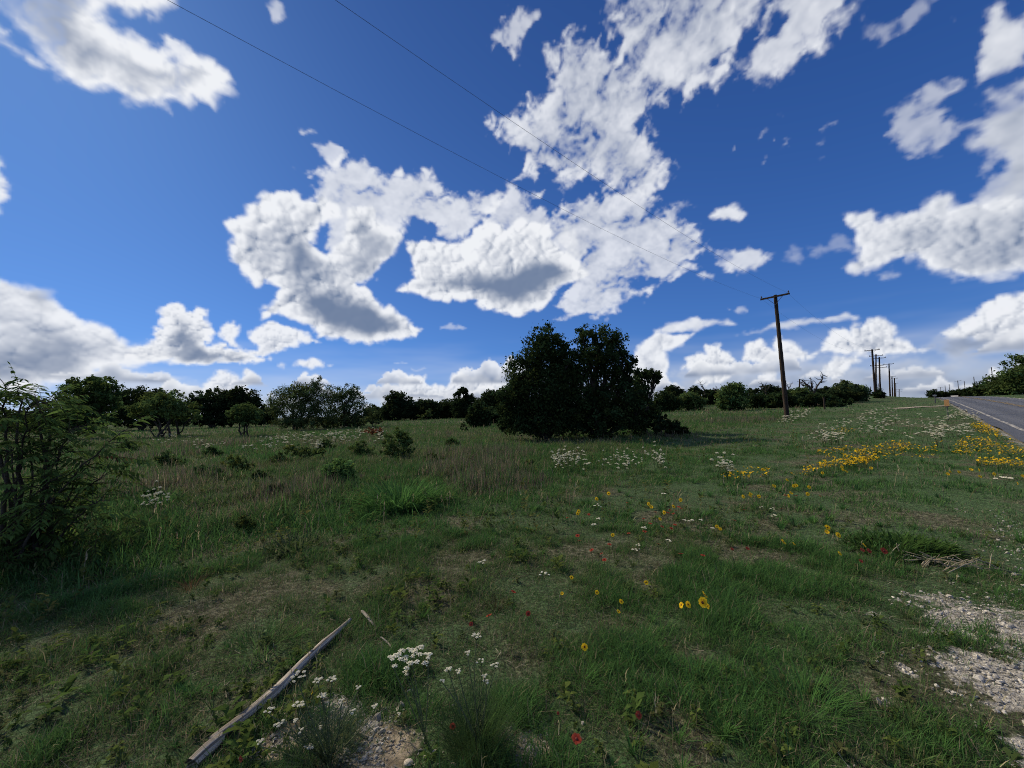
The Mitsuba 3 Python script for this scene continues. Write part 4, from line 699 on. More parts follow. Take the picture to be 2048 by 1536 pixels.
def sapling():
    rng = np.random.default_rng(77)
    t = thing('sapling', 'multi-stemmed sapling with feathered compound leaves at the left edge', 'tree')
    bx, by = (-5.95, 4.95)
    b0 = np.array([bx, by, gz(bx, by)])
    tips = [(-5.88, 4.74, 2), (-6.21, 4.88, 2.09), (-5.5, 4.61, 1.88), (-5.58, 4.85, 1.8), (-6.33, 4.75, 1.97), (-5.01, 4.54, 1.53), (-6.2, 5.14, 1.72), (-4.38, 4.45, 1.46), (-5.04, 4.8, 1.16), (-6.97, 5, 1.81), (-4.79, 4.69, 0.71), (-5.08, 4.43, 0.99), (-5.69, 4.55, 1.32), (-5.76, 5.32, 0.54), (-5.28, 4.37, 1.81), (-4.8, 4.72, 0.96), (-5.27, 4.99, 0.57), (-5.07, 4.51, 1.28)]
    wood, n = [], 0
    bulk = []
    for k, tp in enumerate(tips):
        tp = np.array(tp)
        s = b0 + [rng.normal() * .12, rng.normal() * .12, -.03]
        mid = np.array([s[0] * .65 + tp[0] * .35, s[1] * .65 + tp[1] * .35, s[2] * .35 + tp[2] * .65])
        pts = bez(s, mid, tp, 12)
        pts[1:-1] += rng.normal(size=(10, 3)) * .012
        scene_key = part(t, 'stem', ply(tube(pts, np.linspace(.030 if k < 5 else .016, .005, 12), 7), 'mat_bark', smooth=True))
        for j in range(18 if k < 9 else 17):
            u = rng.uniform(.46 if k not in (5, 7, 8, 11, 13, 15, 16, 17) else .3, 1.0) if j > 5 else 1.0 - .02 * j
            i = u * 11
            i0 = min(int(i), 10)
            p0 = pts[i0] + (pts[i0 + 1] - pts[i0]) * (i - i0)
            d = unit(rng.normal(size=3) * [1, 1, .5] + [0, 0, .45])
            twig = p0 + d * rng.uniform(.03, .28)
            wood.append(tube(np.array([p0, .5 * (p0 + twig) + [0, 0, .01], twig]), [.005, .004, .003], 4, False))
            col = np.array([.080, .140, .042]) * rng.uniform(.6, 1.35) if rng.uniform() > .06 or u < .96 else np.array([.085, .05, .035])
            fr = frond(twig, d * [1, 1, .9] + rng.normal(size=3) * .45 + [0, 0, .2], rng.uniform(.24, .40), int(rng.integers(6, 9)), rng, rng.uniform(.085, .13), col, rng.uniform(.2, .9))
            if n < 280 and j < 19:
                part(t, 'leaf', ply((fr[0], fr[1]), 'mat_leaf', color=fr[2]))
                n += 1
            else:
                bulk.append(fr)
    # low skirt of leaves round the foot
    for j in range(260):
        a, r = rng.uniform(0, 2 * math.pi), rng.uniform(.1, 1.15)
        p0 = b0 + [r * math.cos(a) * 1.15, r * math.sin(a) * .8, rng.uniform(.06, .46) * (1.25 - .5 * r)]
        d = unit(rng.normal(size=3) + [0, 0, .5])
        bulk.append(frond(p0, d, rng.uniform(.2, .34), 7, rng, .085, np.array([.05, .09, .03]) * rng.uniform(.7, 1.25), .8))
    scene[t + '__twigs'] = ply(join(wood), 'mat_bark')
    labels[t + '__twigs'] = {'label': 'thin bare twigs between the leaves', 'kind': 'stuff'}
    f = join(bulk)
    scene[t + '__foliage'] = ply((f[0], f[1]), 'mat_leaf', color=f[2])
    labels[t + '__foliage'] = {'label': 'inner mass of feathered leaves', 'kind': 'stuff'}


sapling()


# ---------------------------------------------------------------- bare dead trees on the skyline
def dead_tree(label, base, lines, r, seed):
    """lines: limbs as lists of points in the world, each forking into twigs."""
    rng = np.random.default_rng(seed)
    t = thing('dead_tree', label, 'tree', None)
    for i, L in enumerate(lines):
        L = np.array(L, float)
        tt = np.linspace(0, len(L) - 1, 9)
        P = np.stack([np.interp(tt, np.arange(len(L)), L[:, k]) for k in range(3)], 1)
        P[1:-1] += rng.normal(size=(7, 3)) * r * .4
        ms = [tube(P, np.linspace(r * (1.0 if i == 0 else .75), r * .25, 9), 6)]
        for k in range(3, 9):
            for _ in range(2):
                d = unit(rng.normal(size=3) * [1, .6, .6] + [0, 0, .5]) * np.linalg.norm(L[-1] - L[0]) * rng.uniform(.12, .3)
                ms.append(tube(np.array([P[k], P[k] + d * .5 + rng.normal(size=3) * r * .4, P[k] + d]), [r * .3, r * .2, r * .1], 4, False))
        part(t, 'trunk' if i == 0 else 'limb', ply(join(ms), 'mat_bark', smooth=True))


for lab, lines, r, seed in [
    ('bare dead tree with a long leaning limb on the skyline right of the near pole', [[(43.28, 58.1, 2.2), (43.46, 58.01, 3.43), (42.91, 57.94, 4.53), (41.98, 57.89, 5.13)], [(42.84, 58.1, 2.21), (43.82, 58, 3.56), (44.65, 57.91, 4.84), (45.11, 57.85, 5.77)], [(43.46, 58.01, 3.43), (43.48, 57.95, 4.37), (43.36, 57.89, 5.24)], [(43.12, 57.96, 4.23), (42.32, 57.96, 4.25), (41.89, 57.94, 4.55)]], 0.21, 5),
    ('thin bare dead tree on the skyline, leftmost of the dead trees', [[(35.64, 74.03, 3.8), (35.4, 73.93, 5.19), (34.87, 73.87, 6.04)], [(35.48, 73.95, 4.91), (34.94, 73.91, 5.48)]], 0.12, 6),
    ('forked bare dead tree behind the big round bush, on its left', [[(36.06, 70.06, 3.18), (36.18, 69.98, 4.32), (35.68, 69.93, 5.11)], [(36.17, 70, 4.05), (36.64, 69.93, 5)], [(36.08, 70.02, 3.79), (35.14, 69.94, 4.87)]], 0.13, 7),
    ('spreading bare dead tree on the skyline just left of the near pole', [[(45.63, 72.1, 2.74), (45.68, 71.98, 4.35), (44.98, 71.91, 5.45)], [(45.67, 72, 4.17), (46.6, 71.92, 5.23)], [(45.57, 72.02, 3.82), (44.61, 71.94, 4.92)], [(45.68, 71.98, 4.35), (45.7, 71.91, 5.43)]], 0.13, 8),
    ('faint bare dead tree on the skyline just right of the near pole', [[(52.56, 76.06, 3.44), (52.5, 75.96, 4.77), (52.05, 75.88, 5.92)], [(52.49, 75.98, 4.58), (53.19, 75.9, 5.7)]], 0.1, 9),
]:
    dead_tree(lab, None, lines, r, seed)
# ---------------------------------------------------------------- utility poles and wires
ARM_DIR = np.array([RC, -RS, 0.0])        # across the road
POLE_GROUP = 'utility poles along the left of the road'


def insulator():
    prof = np.array([[.001, 0], [.02, 0], [.02, .05], [.05, .06], [.055, .09], [.03, .11], [.05, .13], [.05, .16], [.02, .19], [.001, .19]])
    m = trimesh.creation.revolve(prof, sections=10)
    return np.array(m.vertices), np.array(m.faces)


INS = ply(insulator(), 'mat_dark_metal', smooth=40)


def utility_pole(x, y, h, label, arms=((0.18, 2.1),), group=POLE_GROUP, r=.17, lean=(0, 0), tilt=0.0, braces=True):
    """A tapered wooden pole with crossarms; arms: (drop below the top, length)."""
    t = thing('utility_pole', label, 'utility pole', group)
    z0 = gz(x, y)
    n = 14
    zz = np.linspace(-.3, h, n)
    P = np.stack([x + lean[0] * zz / h, y + lean[1] * zz / h, z0 + zz], 1)
    rr = np.linspace(r, r * .68, n) * (1 + .02 * np.sin(np.arange(n) * 2.1))
    part(t, 'pole', ply(tube(P, rr, 12), 'mat_pole', smooth=50))
    top = P[-1]
    for drop, L in arms:
        c = top - [0, 0, drop]
        ad = unit(ARM_DIR + [0, 0, tilt])
        fd = np.array([RS, RC, 0.0])
        up = np.cross(ad, fd)
        up = up if up[2] > 0 else -up
        w, d = .055, .06
        c = c - fd * (r * .72 + w)
        v = np.array([c + ad * sx * L / 2 + fd * sy * w + up * sz * d for sx in (-1, 1) for sy in (-1, 1) for sz in (-1, 1)])
        f = np.array([[0, 1, 3, 2], [4, 6, 7, 5], [0, 4, 5, 1], [2, 3, 7, 6], [0, 2, 6, 4], [1, 5, 7, 3]])
        part(t, 'crossarm', ply((v, f), 'mat_pole'))
        if braces:
            for sg in (-1, 1):
                a = c + ad * sg * L * .26 - up * d
                b = top - [0, 0, drop + .62]
                part(t, 'brace', ply(tube(np.array([a, b - fd * r * .72]), .016, 5), 'mat_dark_metal'))
        for sg in (-1, 1):
            e = c + ad * sg * (L / 2 - .08) + up * d
            part(t, 'insulator', {**INS, 'to_world': T().translate(e.tolist())})
    return top


for args in [
    (21.26, 31.17, 9.63, 'nearest utility pole, tallest, standing right of the oak clump', {'arms': ((0.16, 1.95),), 'r': 0.175, 'tilt': 0.02, 'lean': (-0.64, -0.62)}),
    (67.33, 74.28, 9.02, 'second utility pole from the camera, leaning, leftmost of the far group', {'arms': ((0.2, 2.1),), 'r': 0.2, 'lean': (-0.58, -0.79)}),
    (80.18, 88.33, 9, 'taller double-arm pole of the far group, the left one of its two', {'arms': ((0.35, 2.3), (2.5, 2.3)), 'r': 0.19, 'braces': False, 'lean': (0.05, -0.86)}),
    (86.7, 94.36, 9.04, 'double-arm pole of the far group, the right one of its two', {'arms': ((0.3, 2.3), (2.5, 2.4)), 'r': 0.19, 'braces': False, 'lean': (-0.26, -0.87)}),
    (114.48, 121.46, 10.87, 'lone single-arm pole right of the double-arm poles', {'arms': ((0.2, 2.2),), 'r': 0.22, 'lean': (-0.31, -0.98)}),
    (161.79, 170.65, 11.06, 'small far pole, first after the lone single-arm pole', {'arms': ((0.2, 2.2),), 'r': 0.25, 'braces': False, 'lean': (-0.26, -1.0)}),
    (176.88, 185.71, 11.66, 'small far pole, second after the lone single-arm pole', {'arms': ((0.2, 2.2),), 'r': 0.25, 'braces': False, 'lean': (0.04, -1.03)}),
    (215.68, 225.87, 12.25, 'small far pole, third after the lone single-arm pole', {'arms': ((0.2, 2.0),), 'r': 0.25, 'braces': False, 'lean': (0.12, -1.06)}),
    (290.01, 301.16, 13.16, 'tiny last pole of the left row, its top just over the crest', {'arms': ((0.3, 3.6), (1.6, 3.0)), 'r': 0.3, 'braces': False, 'lean': (0.22, -1.09)}),
    (127.99, 140.53, 6.08, 'thin bare pole behind the far double-arm poles', {'arms': (), 'r': 0.16, 'lean': (0.16, -0.65)}),
    (134.32, 150.56, 5.71, 'thin bare pole left of the far double-arm poles', {'arms': (), 'r': 0.16, 'lean': (0.14, -0.61)}),
    (68.27, 95.32, 3.87, 'thin bare pole on the skyline beside the bare dead tree', {'arms': (), 'r': 0.16, 'lean': (0.07, -0.51)}),
]:
    utility_pole(*args[:4], **args[4])


def wire(ends, label, sag):
    """One line wire sagging from support to support."""
    pts = []
    for a, b in zip(ends[:-1], ends[1:]):
        t = np.linspace(0, 1, 26)[:-1, None]
        a, b = np.array(a), np.array(b)
        L = np.linalg.norm(b - a)
        pts.append(a + (b - a) * t - np.array([0, 0, 1]) * 4 * sag * (L / 60) ** 2 * t * (1 - t))
    pts.append(np.array([ends[-1]]))
    solo('power_line', ply(tube(np.vstack(pts), .004, 5), 'mat_dark_metal', smooth=True), label, 'power line', 'power lines on the near utility pole')


wire([(-24.79, -12.82, 9.88), (19.51, 30.56, 9.88), (65.9, 73.51, 11.13)], 'lower left power line crossing the sky from the top edge to the near pole', 1.333)
wire([(-22.76, -12.84, 10.3), (21.54, 30.53, 10.3), (67.86, 73.49, 11.54)], 'upper right power line crossing the sky from the top edge to the near pole', 1.295)

# far poles on the right, beyond the trees
for x, y, h, lab, arm in [
    (192.97, 160.41, 13.4, 'far bare pole nearest the right edge, among the trees', 0),
    (220.24, 190.47, 12.2, 'far bare pole second from the right edge', 0),
    (238.18, 210.51, 11.65, 'far bare pole between the single-arm one and the right pair', 0),
    (229.18, 205.49, 11.55, 'far single-arm pole standing tallest over the right hedge', 1),
    (246.48, 225.53, 11.24, 'far thin pole, right one of the two over the low hedge', 0),
    (254.94, 235.55, 11.21, 'far thin pole, left one of the two over the low hedge', 0),
    (268.24, 250.58, 11.2, 'far single-arm pole over the round trees at the crest', 1),
    (212.72, 200.46, 7.34, 'far pole with a dark base right of the round tree', 0),
    (274.1, 260.59, 10.57, 'farthest tiny pole above the round tree at the crest', 1),
]:
    utility_pole(x, y, h, lab, arms=((.2, 2.4),) if arm else (), group='far utility poles right of the road', r=.17, braces=False)


# ---------------------------------------------------------------- posts and signs along the verge
def post(x, y, h, r, label, cat, name, mat='mat_pole', bits=()):
    t = thing(name, label, cat)
    z0 = gz(x, y)
    part(t, 'post', ply(tube(np.array([[x, y, z0 - .1], [x, y, z0 + h * .5], [x, y, z0 + h]]), r, 8), mat, smooth=40))
    for nm, m, mt in bits:
        part(t, nm, ply((m[0] + [x, y, z0], m[1]), mt, smooth=False))
    return t


def slab(c, w, d, h, rot):
    """A box with bevelled vertical edges."""
    from shapely.geometry import box as sbox
    g = sbox(-w / 2 + .006, -d / 2 + .006 if d > .03 else -d / 2, w / 2 - .006, d / 2 - .006 if d > .03 else d / 2)
    g = g.buffer(.006, quad_segs=2) if d > .03 else g
    m = trimesh.creation.extrude_polygon(g, h, engine='earcut')
    v = np.array(m.vertices)
    cc, ss = math.cos(rot), math.sin(rot)
    v = np.stack([v[:, 0] * cc + v[:, 1] * ss, -v[:, 0] * ss + v[:, 1] * cc, v[:, 2] - h / 2], 1) + c
    return v, np.array(m.faces)


scene['mat_marker'] = {'type': 'twosided', 'bsdf': {'type': 'principled', 'base_color': proc(lambda p, n, uv: mix((.50, .26, .085), (.56, .31, .12), fbm(p.x * 12, p.y * 12, p.z * 12, 3))), 'roughness': 0.6}}
scene['mat_sign_back'] = {'type': 'twosided', 'bsdf': {'type': 'principled', 'base_color': {'type': 'rgb', 'value': [.22, .24, .26]}, 'roughness': 0.5, 'metallic': .3}}
scene['mat_white_paint'] = {'type': 'twosided', 'bsdf': {'type': 'principled', 'base_color': {'type': 'rgb', 'value': [.7, .7, .68]}, 'roughness': 0.5}}
x, y = (24.17, 22.34)
post(x, y, 1.10, .032, 'orange utility marker panel on a green post beside the road edge', 'marker post', 'marker_post', 'mat_green_post',
     [('panel', slab((-.03, -.03, .95), .20, .02, .36, math.radians(45)), 'mat_marker'), ('collar', slab((0, 0, .74), .09, .09, .05, .2), 'mat_dark_metal')])
scene['mat_green_post'] = {'type': 'twosided', 'bsdf': {'type': 'principled', 'base_color': {'type': 'rgb', 'value': [.05, .075, .06]}, 'roughness': 0.6}}
x, y = (32.7, 42.07)
post(x, y, 1.25, .085, 'short weathered wooden post alone in the grass right of the near pole', 'post', 'wooden_post', 'mat_pole', [('cap', slab((0, 0, 1.26), .19, .19, .035, .3), 'mat_pole')])
x, y = (49.77, 47.21)
post(x, y, 1.0, .05, 'small dark road marker post at the road edge beyond the orange marker', 'marker post', 'marker_post', 'mat_dark_metal', [('reflector', slab((-.045, -.045, .88), .34, .03, .16, math.radians(45)), 'mat_sign_back')])
x, y = (62.38, 70.14)
post(x, y, .9, .05, 'thin white stake in the grass left of the far double-arm poles', 'stake', 'white_stake', 'mat_white_paint', [('cap', slab((0, 0, .9), .12, .12, .04, 0), 'mat_white_paint')])
x, y = (230.83, 230.5)
post(x, y, 3.0, .05, 'small grey road sign standing beyond the crest of the road', 'road sign', 'road_sign', 'mat_dark_metal', [('plate', slab((-.06, -.06, 2.6), 1.1, .03, 1.1, math.radians(45)), 'mat_sign_back')])


# ---------------------------------------------------------------- a car far off at the crest
def car(x, y):
    t = thing('car', 'tiny white car far away at the crest of the road', 'car')
    from shapely.geometry import Polygon
    prof = [(-2.2, .35), (-2.25, .8), (-1.4, .95), (-.8, 1.45), (.9, 1.48), (1.7, 1.0), (2.2, .9), (2.25, .35)]
    m = trimesh.creation.extrude_polygon(Polygon(prof).buffer(.05), 1.7, engine='earcut')
    v = np.array(m.vertices)
    z0 = gz(x, y)
    d, sd = np.array([RS, RC, 0]), np.array([RC, -RS, 0])

    def put(v):
        return np.array([x, y, z0 + .08]) + v[:, :1] * d + (v[:, 2:] - .85) * sd + v[:, 1:2] * [0, 0, 1]
    scene['mat_car_paint'] = {'type': 'twosided', 'bsdf': {'type': 'principled', 'base_color': {'type': 'rgb', 'value': [.34, .35, .36]}, 'roughness': 0.35, 'clearcoat': .6}}
    part(t, 'body', ply((put(v), np.array(m.faces)), 'mat_car_paint', smooth=30))
    g = trimesh.creation.extrude_polygon(Polygon([(-1.25, 1.0), (-.75, 1.38), (.8, 1.40), (1.4, 1.02)]), 1.84, engine='earcut')
    gv = np.array(g.vertices) - [0, 0, .07]
    part(t, 'window', ply((put(gv), np.array(g.faces)), 'mat_dark_metal'))
    for a in (-1.35, 1.4):
        for b in (.12, 1.58):
            w = trimesh.creation.cylinder(.33, .22, sections=16)
            part(t, 'wheel', ply((put(np.array(w.vertices) + [a, .33, b]), np.array(w.faces)), 'mat_dark_metal', smooth=40))


car(*(159.42, 144.5))


# ---------------------------------------------------------------- the bleached branch
def wood_fn(p, n, uv):
    a = fbm(uv.x * 3.0, uv.y * 26, 0, 4)
    b = noise(uv.x * 10, uv.y * 90)
    crack = smoothstep(.54, .63, fbm(uv.x * 1.9 + 4, uv.y * 15, 3, 3))
    base = mix((.17, .16, .145), (.44, .415, .38), smoothstep(.3, .7, a * .7 + b * .3))
    return mix(base, (.05, .043, .035), crack * .7)


scene['mat_dead_wood'] = {'type': 'twosided', 'bsdf': {'type': 'principled', 'base_color': proc(wood_fn), 'roughness': 0.9, 'specular': 0.2}}


def log(pts, rads, seed, jag=.3, sides=18):
    """A weathered limb with ridges along it and splintered ends; uv: metres along it, turns round it."""
    p = np.asarray(pts, float)
    n = 110
    seg = np.concatenate([[0], np.cumsum(np.linalg.norm(np.diff(p, axis=0), axis=1))])
    from scipy.interpolate import CubicSpline, PchipInterpolator
    u = np.linspace(0, seg[-1], n)
    c = CubicSpline(seg, p)(u)
    r = PchipInterpolator(seg, rads)(u)
    tn = unit(np.gradient(c, axis=0))
    a = unit(np.cross(tn, [0, 0, 1.0]))
    b = np.cross(a, tn)
    an = np.arange(sides + 1) * 2 * np.pi / sides
    A, Uu = np.meshgrid(an, u)
    q = np.stack([np.cos(A) * 1.6, np.sin(A) * 1.6, Uu * 2.2 + seed], -1)
    q2 = np.stack([np.cos(A) * 3.4, np.sin(A) * 3.4, Uu * 1.1 + seed], -1)
    k = 1 + .34 * (meshkit.fbm(q, 3, seed) - .5) + .42 * (meshkit.fbm(q2, 3, seed + 1) - .5)
    k = k + .16 * (meshkit.fbm(np.stack([np.cos(A) * 9, np.sin(A) * 9, Uu * 9 + seed], -1), 2, seed + 2) - .5) + .25 * (meshkit.fbm(np.stack([Uu * 6, 0 * Uu, 0 * Uu + seed], -1), 2, seed + 4) - .5)
    groove = np.exp(-((np.angle(np.exp(1j * (A - 5.3 - .5 * np.sin(Uu * 3))))) / .22) ** 2)
    k = k - .38 * groove * sstep(.25, .5, meshkit.fbm(np.stack([Uu * 1.4, 0 * Uu, 0 * Uu + seed], -1), 2, 3))
    R = r[:, None] * k
    off = np.zeros_like(A)
    off[:2] -= jag * r[0] * (meshkit.noise(np.stack([np.cos(A[:2]) * 4, np.sin(A[:2]) * 4, A[:2] * 0], -1), seed)) * 3
    off[-2:] += jag * r[-1] * (meshkit.noise(np.stack([np.cos(A[-2:]) * 4, np.sin(A[-2:]) * 4, A[-2:] * 0 + 5], -1), seed)) * 3
    v = c[:, None] + R[..., None] * (np.cos(A)[..., None] * a[:, None] + np.sin(A)[..., None] * b[:, None]) + off[..., None] * tn[:, None]
    w = sides + 1
    i, j = np.meshgrid(np.arange(n - 1), np.arange(sides), indexing='ij')
    f = np.stack([i * w + j, (i + 1) * w + j, (i + 1) * w + j + 1, i * w + j + 1], -1).reshape(-1, 4)
    f = np.vstack([f[:, [0, 1, 2]], f[:, [0, 2, 3]]])
    uv = np.stack([Uu, A / (2 * np.pi)], -1).reshape(-1, 2)
    v = v.reshape(-1, 3)
    m0, m1 = len(v), len(v) + 1
    v = np.vstack([v, c[:1] + tn[:1] * r[0] * .6, c[-1:] - tn[-1:] * r[-1] * .6])
    uv = np.vstack([uv, [[0, .5], [u[-1], .5]]])
    kk = np.arange(sides)
    f = np.vstack([f, np.stack([kk, kk + 1, m0 + 0 * kk], 1), np.stack([(n - 1) * w + kk + 1, (n - 1) * w + kk, m1 + 0 * kk], 1)])
    return v, f, uv


BR = [(-1.514, 2.078, 0.03), (-1.453, 2.204, 0.033), (-1.397, 2.372, 0.038), (-1.379, 2.584, 0.04), (-1.345, 2.858, 0.038), (-1.292, 3.191, 0.036)]
P = np.array([[a, b, gz(a, b) + c] for a, b, c in BR])
br = thing('fallen_branch', 'long bleached dead branch lying in the grass at the bottom left', 'branch')
v, f, uv = log(P, [.022, .026, .029, .027, .024, .013], 3)
scene[br + '__limb'] = ply((v, f), 'mat_dead_wood', smooth=True, uv=uv)
for name, lab, pts, rad in [
    ('broken_stick', 'broken splintered stub at the lower end of the long branch', [(-1.513, 1.953, 0.03), (-1.501, 2.028, 0.03), (-1.486, 2.082, 0.03)], [0.03, 0.03, 0.022]),
    ('broken_stick', 'short white splinter beyond the upper end of the long branch', [(-1.234, 3.282, 0.05), (-1.166, 3.204, 0.045), (-1.079, 3.108, 0.02)], [0.011, 0.012, 0.004]),
    ('broken_stick', 'thin pale twig on the bare soil right of the branch', [(-0.848, 2.146, 0.01), (-0.8, 2.115, 0.012), (-0.758, 2.096, 0.012)], [0.004, 0.006, 0.005]),
    ('broken_stick', 'small weathered twig above the creamy flower cluster', [(-0.975, 2.95, 0.02), (-0.924, 2.903, 0.02), (-0.863, 2.836, 0.012)], [0.004, 0.005, 0.003]),
    ('broken_stick', 'little bleached stick on the verge in front of the tall grass clump', [(-1.361, 4.973, 0.02), (-1.314, 5.026, 0.03), (-1.218, 4.936, 0.02)], [0.008, 0.009, 0.006]),
]:
    P = np.array([[a, b, gz(a, b) + c] for a, b, c in pts])
    v, f, uv = log(P, rad, int(abs(P[0, 0]) * 100) % 50, sides=12)
    solo(name, ply((v, f), 'mat_dead_wood', smooth=True, uv=uv), lab, 'stick')

# the heap of dead stems by the leafy weed patch
rng = np.random.default_rng(15)
hx, hy = (3.98, 3.86)
t = thing('dead_stem_heap', 'heap of broken pale dead stems on the verge at the right', 'dead plant')
for k in range(46):
    a = rng.uniform(0, math.pi)
    u, w = rng.normal() * .17, rng.normal() * .06
    L = rng.uniform(.08, .26) if k > 2 else .42
    ax, ay = hx + RC * u + RS * w, hy - RS * u + RC * w
    dx, dy, dz = math.cos(a * .5 - .9) * L / 2, math.sin(a * .5 - .9) * L / 2, rng.normal() * .035
    z = gz(ax, ay) + rng.uniform(.01, .07)
    m = tube(np.array([[ax - dx, ay - dy, z - dz], [ax, ay, z + .012], [ax + dx, ay + dy, z + dz]]), [.004, .0038, .0022], 5)
    part(t, 'stem', ply((m[0], m[1]), 'mat_matte', color=np.tile(np.array([.34, .30, .22]) * rng.uniform(.4, 1.05), (len(m[0]), 1))))


# ---------------------------------------------------------------- stones
def pebble(seed, flat=.6):
    r = np.random.default_rng(seed)
    m = trimesh.creation.icosahedron()
    v = np.array(m.vertices)
    v = v * (1 + .28 * r.normal(size=(len(v), 1))) * [1, r.uniform(.6, 1), flat]
    return v, np.array(m.faces)


PEB = [pebble(k) for k in range(9)]


def stones(P, S, seed, dark=.8):
    r = np.random.default_rng(seed)
    vs, fs, cs, at = [], [], [], 0
    for p, s in zip(P, S):
        v, f = PEB[r.integers(9)]
        a = r.uniform(0, 6.28)
        c, sn = math.cos(a), math.sin(a)
        w = np.stack([v[:, 0] * c - v[:, 1] * sn, v[:, 0] * sn + v[:, 1] * c, v[:, 2]], 1) * s + p
        vs.append(w)
        fs.append(f + at)
        at += len(w)
        cs.append(np.tile(np.array([.44, .435, .42]) * r.uniform(.45, 1.15) * dark, (len(w), 1)))
    return np.vstack(vs), np.vstack(fs), np.vstack(cs)


scene['mat_stone'] = {'type': 'twosided', 'bsdf': {'type': 'principled', 'base_color': VC, 'roughness': 0.9, 'specular': 0.2}}
rng = np.random.default_rng(21)
n = 120000
r, az = np.sqrt(rng.uniform(1.2 ** 2, 10 ** 2, n)), np.radians(rng.uniform(28, 66, n))
x, y = r * np.sin(az), r * np.cos(az)
g = gravel_mask(x, y)
keep = (rng.uniform(size=n) < g * .8 * np.clip(3.0 / r, .1, 1)) & (across(x, y) < 2.0)
x, y = x[keep], y[keep]
S = np.exp(rng.normal(math.log(.0068), .45, len(x)))
P = np.stack([x, y, ground_z(x, y) + S * .25], 1)
v, f, c = stones(P, S, 5, .95)
solo('gravel', ply((v, f), 'mat_stone', color=c), 'pale crushed limestone gravel at the bottom right', 'gravel', kind='stuff')
n = 9000
q = rng.integers(len(BARE), size=n)
B = np.array(BARE)[q]
a, rr = rng.uniform(0, 6.28, n), np.abs(rng.normal(size=n)) * B[:, 2]
x, y = B[:, 0] + rr * np.cos(a), B[:, 1] + rr * np.sin(a)
keep = (np.hypot(x, y) < 4.2) & (rng.uniform(size=n) < .35)
x, y = x[keep], y[keep]
S = np.exp(rng.normal(math.log(.005), .5, len(x)))
v, f, c = stones(np.stack([x, y, ground_z(x, y) + S * .2], 1), S, 6, .75)
solo('pebbles', ply((v, f), 'mat_stone', color=c), 'small pebbles strewn on the bare soil', 'pebbles', kind='stuff')
for px, py, s, lab in [
    (-0.52, 1.95, 0.022, 'small pale stone at the bottom edge left of the feathery tuft'),
    (-0.31, 1.93, 0.018, 'small pale stone at the foot of the feathery tuft'),
    (-0.41, 2.01, 0.012, 'little flat stone on the soil left of the feathery tuft'),
    (-0.04, 2.16, 0.012, 'tiny white stone right of the feathery tuft'),
]:
    m = trimesh.creation.icosphere(2, 1.0)
    w = np.array(m.vertices)
    w = w * (1 + .5 * (meshkit.fbm(w * 1.3 + px * 7, 3, 2) - .5))[:, None] * [1, .8, .55] * s + [px, py, gz(px, py) + s * .2]
    solo('stone', ply((w, np.array(m.faces)), 'mat_stone', smooth=40, color=np.tile([.40, .375, .34], (len(w), 1))), lab, 'stone')
# ---------------------------------------------------------------- grass
def blades(x, y, z, h, w, az, lean, curl, col, seg=3):
    """Bent tapering blades; h: length, lean and curl: how far it leans and bends over (fractions of h)."""
    n = len(x)
    t = np.array([0, .38, .74, 1.0]) if seg == 3 else np.array([0, .55, 1.0]) if seg == 2 else np.array([0, 1.0])
    wp = np.array([.8, 1.0, .62]) if seg == 3 else np.array([.9, .8]) if seg == 2 else np.array([1.0])
    d = np.stack([np.sin(az), np.cos(az)], 1)
    off = (lean[:, None] * t + curl[:, None] * t ** 2) * h[:, None]
    up = h[:, None] * t * np.sqrt(np.clip(1 - (.75 * lean[:, None] + .55 * curl[:, None] * t) ** 2, .06, 1))
    c = np.stack([x[:, None] + d[:, :1] * off, y[:, None] + d[:, 1:] * off, z[:, None] + up], -1)
    tw = az + 1.57
    sd = np.stack([np.sin(tw), np.cos(tw), 0 * tw], 1)
    m = len(t)
    V = []
    for k in range(m - 1):
        V += [c[:, k] - sd * (w * wp[k] * .5)[:, None], c[:, k] + sd * (w * wp[k] * .5)[:, None]]
    V.append(c[:, -1])
    nv = len(V)
    V = np.stack(V, 1).reshape(-1, 3)
    F = []
    for k in range(m - 2):
        a = 2 * k
        F += [[a, a + 1, a + 3], [a, a + 3, a + 2]]
    a = 2 * (m - 2)
    F.append([a, a + 1, a + 2])
    f = (np.arange(n)[:, None, None] * nv + np.array(F)).reshape(-1, 3)
    return V, f, np.repeat(col, nv, 0)


def spread(n, r0, r1, a0, a1, rng, power=2.0):
    r = (rng.uniform(r0 ** power, r1 ** power, n)) ** (1 / power)
    a = np.radians(rng.uniform(a0, a1, n))
    return r * np.sin(a), r * np.cos(a), r


GREEN, BRIGHT, OLIVE, STRAW, PURPLE, DEEP = map(np.array, ((.047, .124, .040), (.073, .174, .050), (.090, .136, .054), (.26, .235, .165), (.14, .122, .10), (.040, .098, .040)))
STALKS = [(-0.33, 9.12, 1.5), (-1.19, 10.87, 1.6), (-4.37, 8.67, 0.9), (-4.63, 8.19, 0.9), (-8.07, 8.98, 1.2), (-8.47, 10.57, 1.0), (-15.16, 17.29, 2.2), (17.46, 30.93, 4), (-17.85, 24.09, 3), (-1.18, 14.05, 2.5)]        # stands of dry brown stalks: x, y, radius


def stalk_mask(x, y):
    m = np.zeros_like(x)
    for a, b, r in STALKS:
        m = np.maximum(m, sstep(1.25, .55, np.hypot(x - a, y - b) / r))
    return m * sstep(.30, .52, meshkit.fbm(plane(x, y) * .8, 3, 41) + .16)


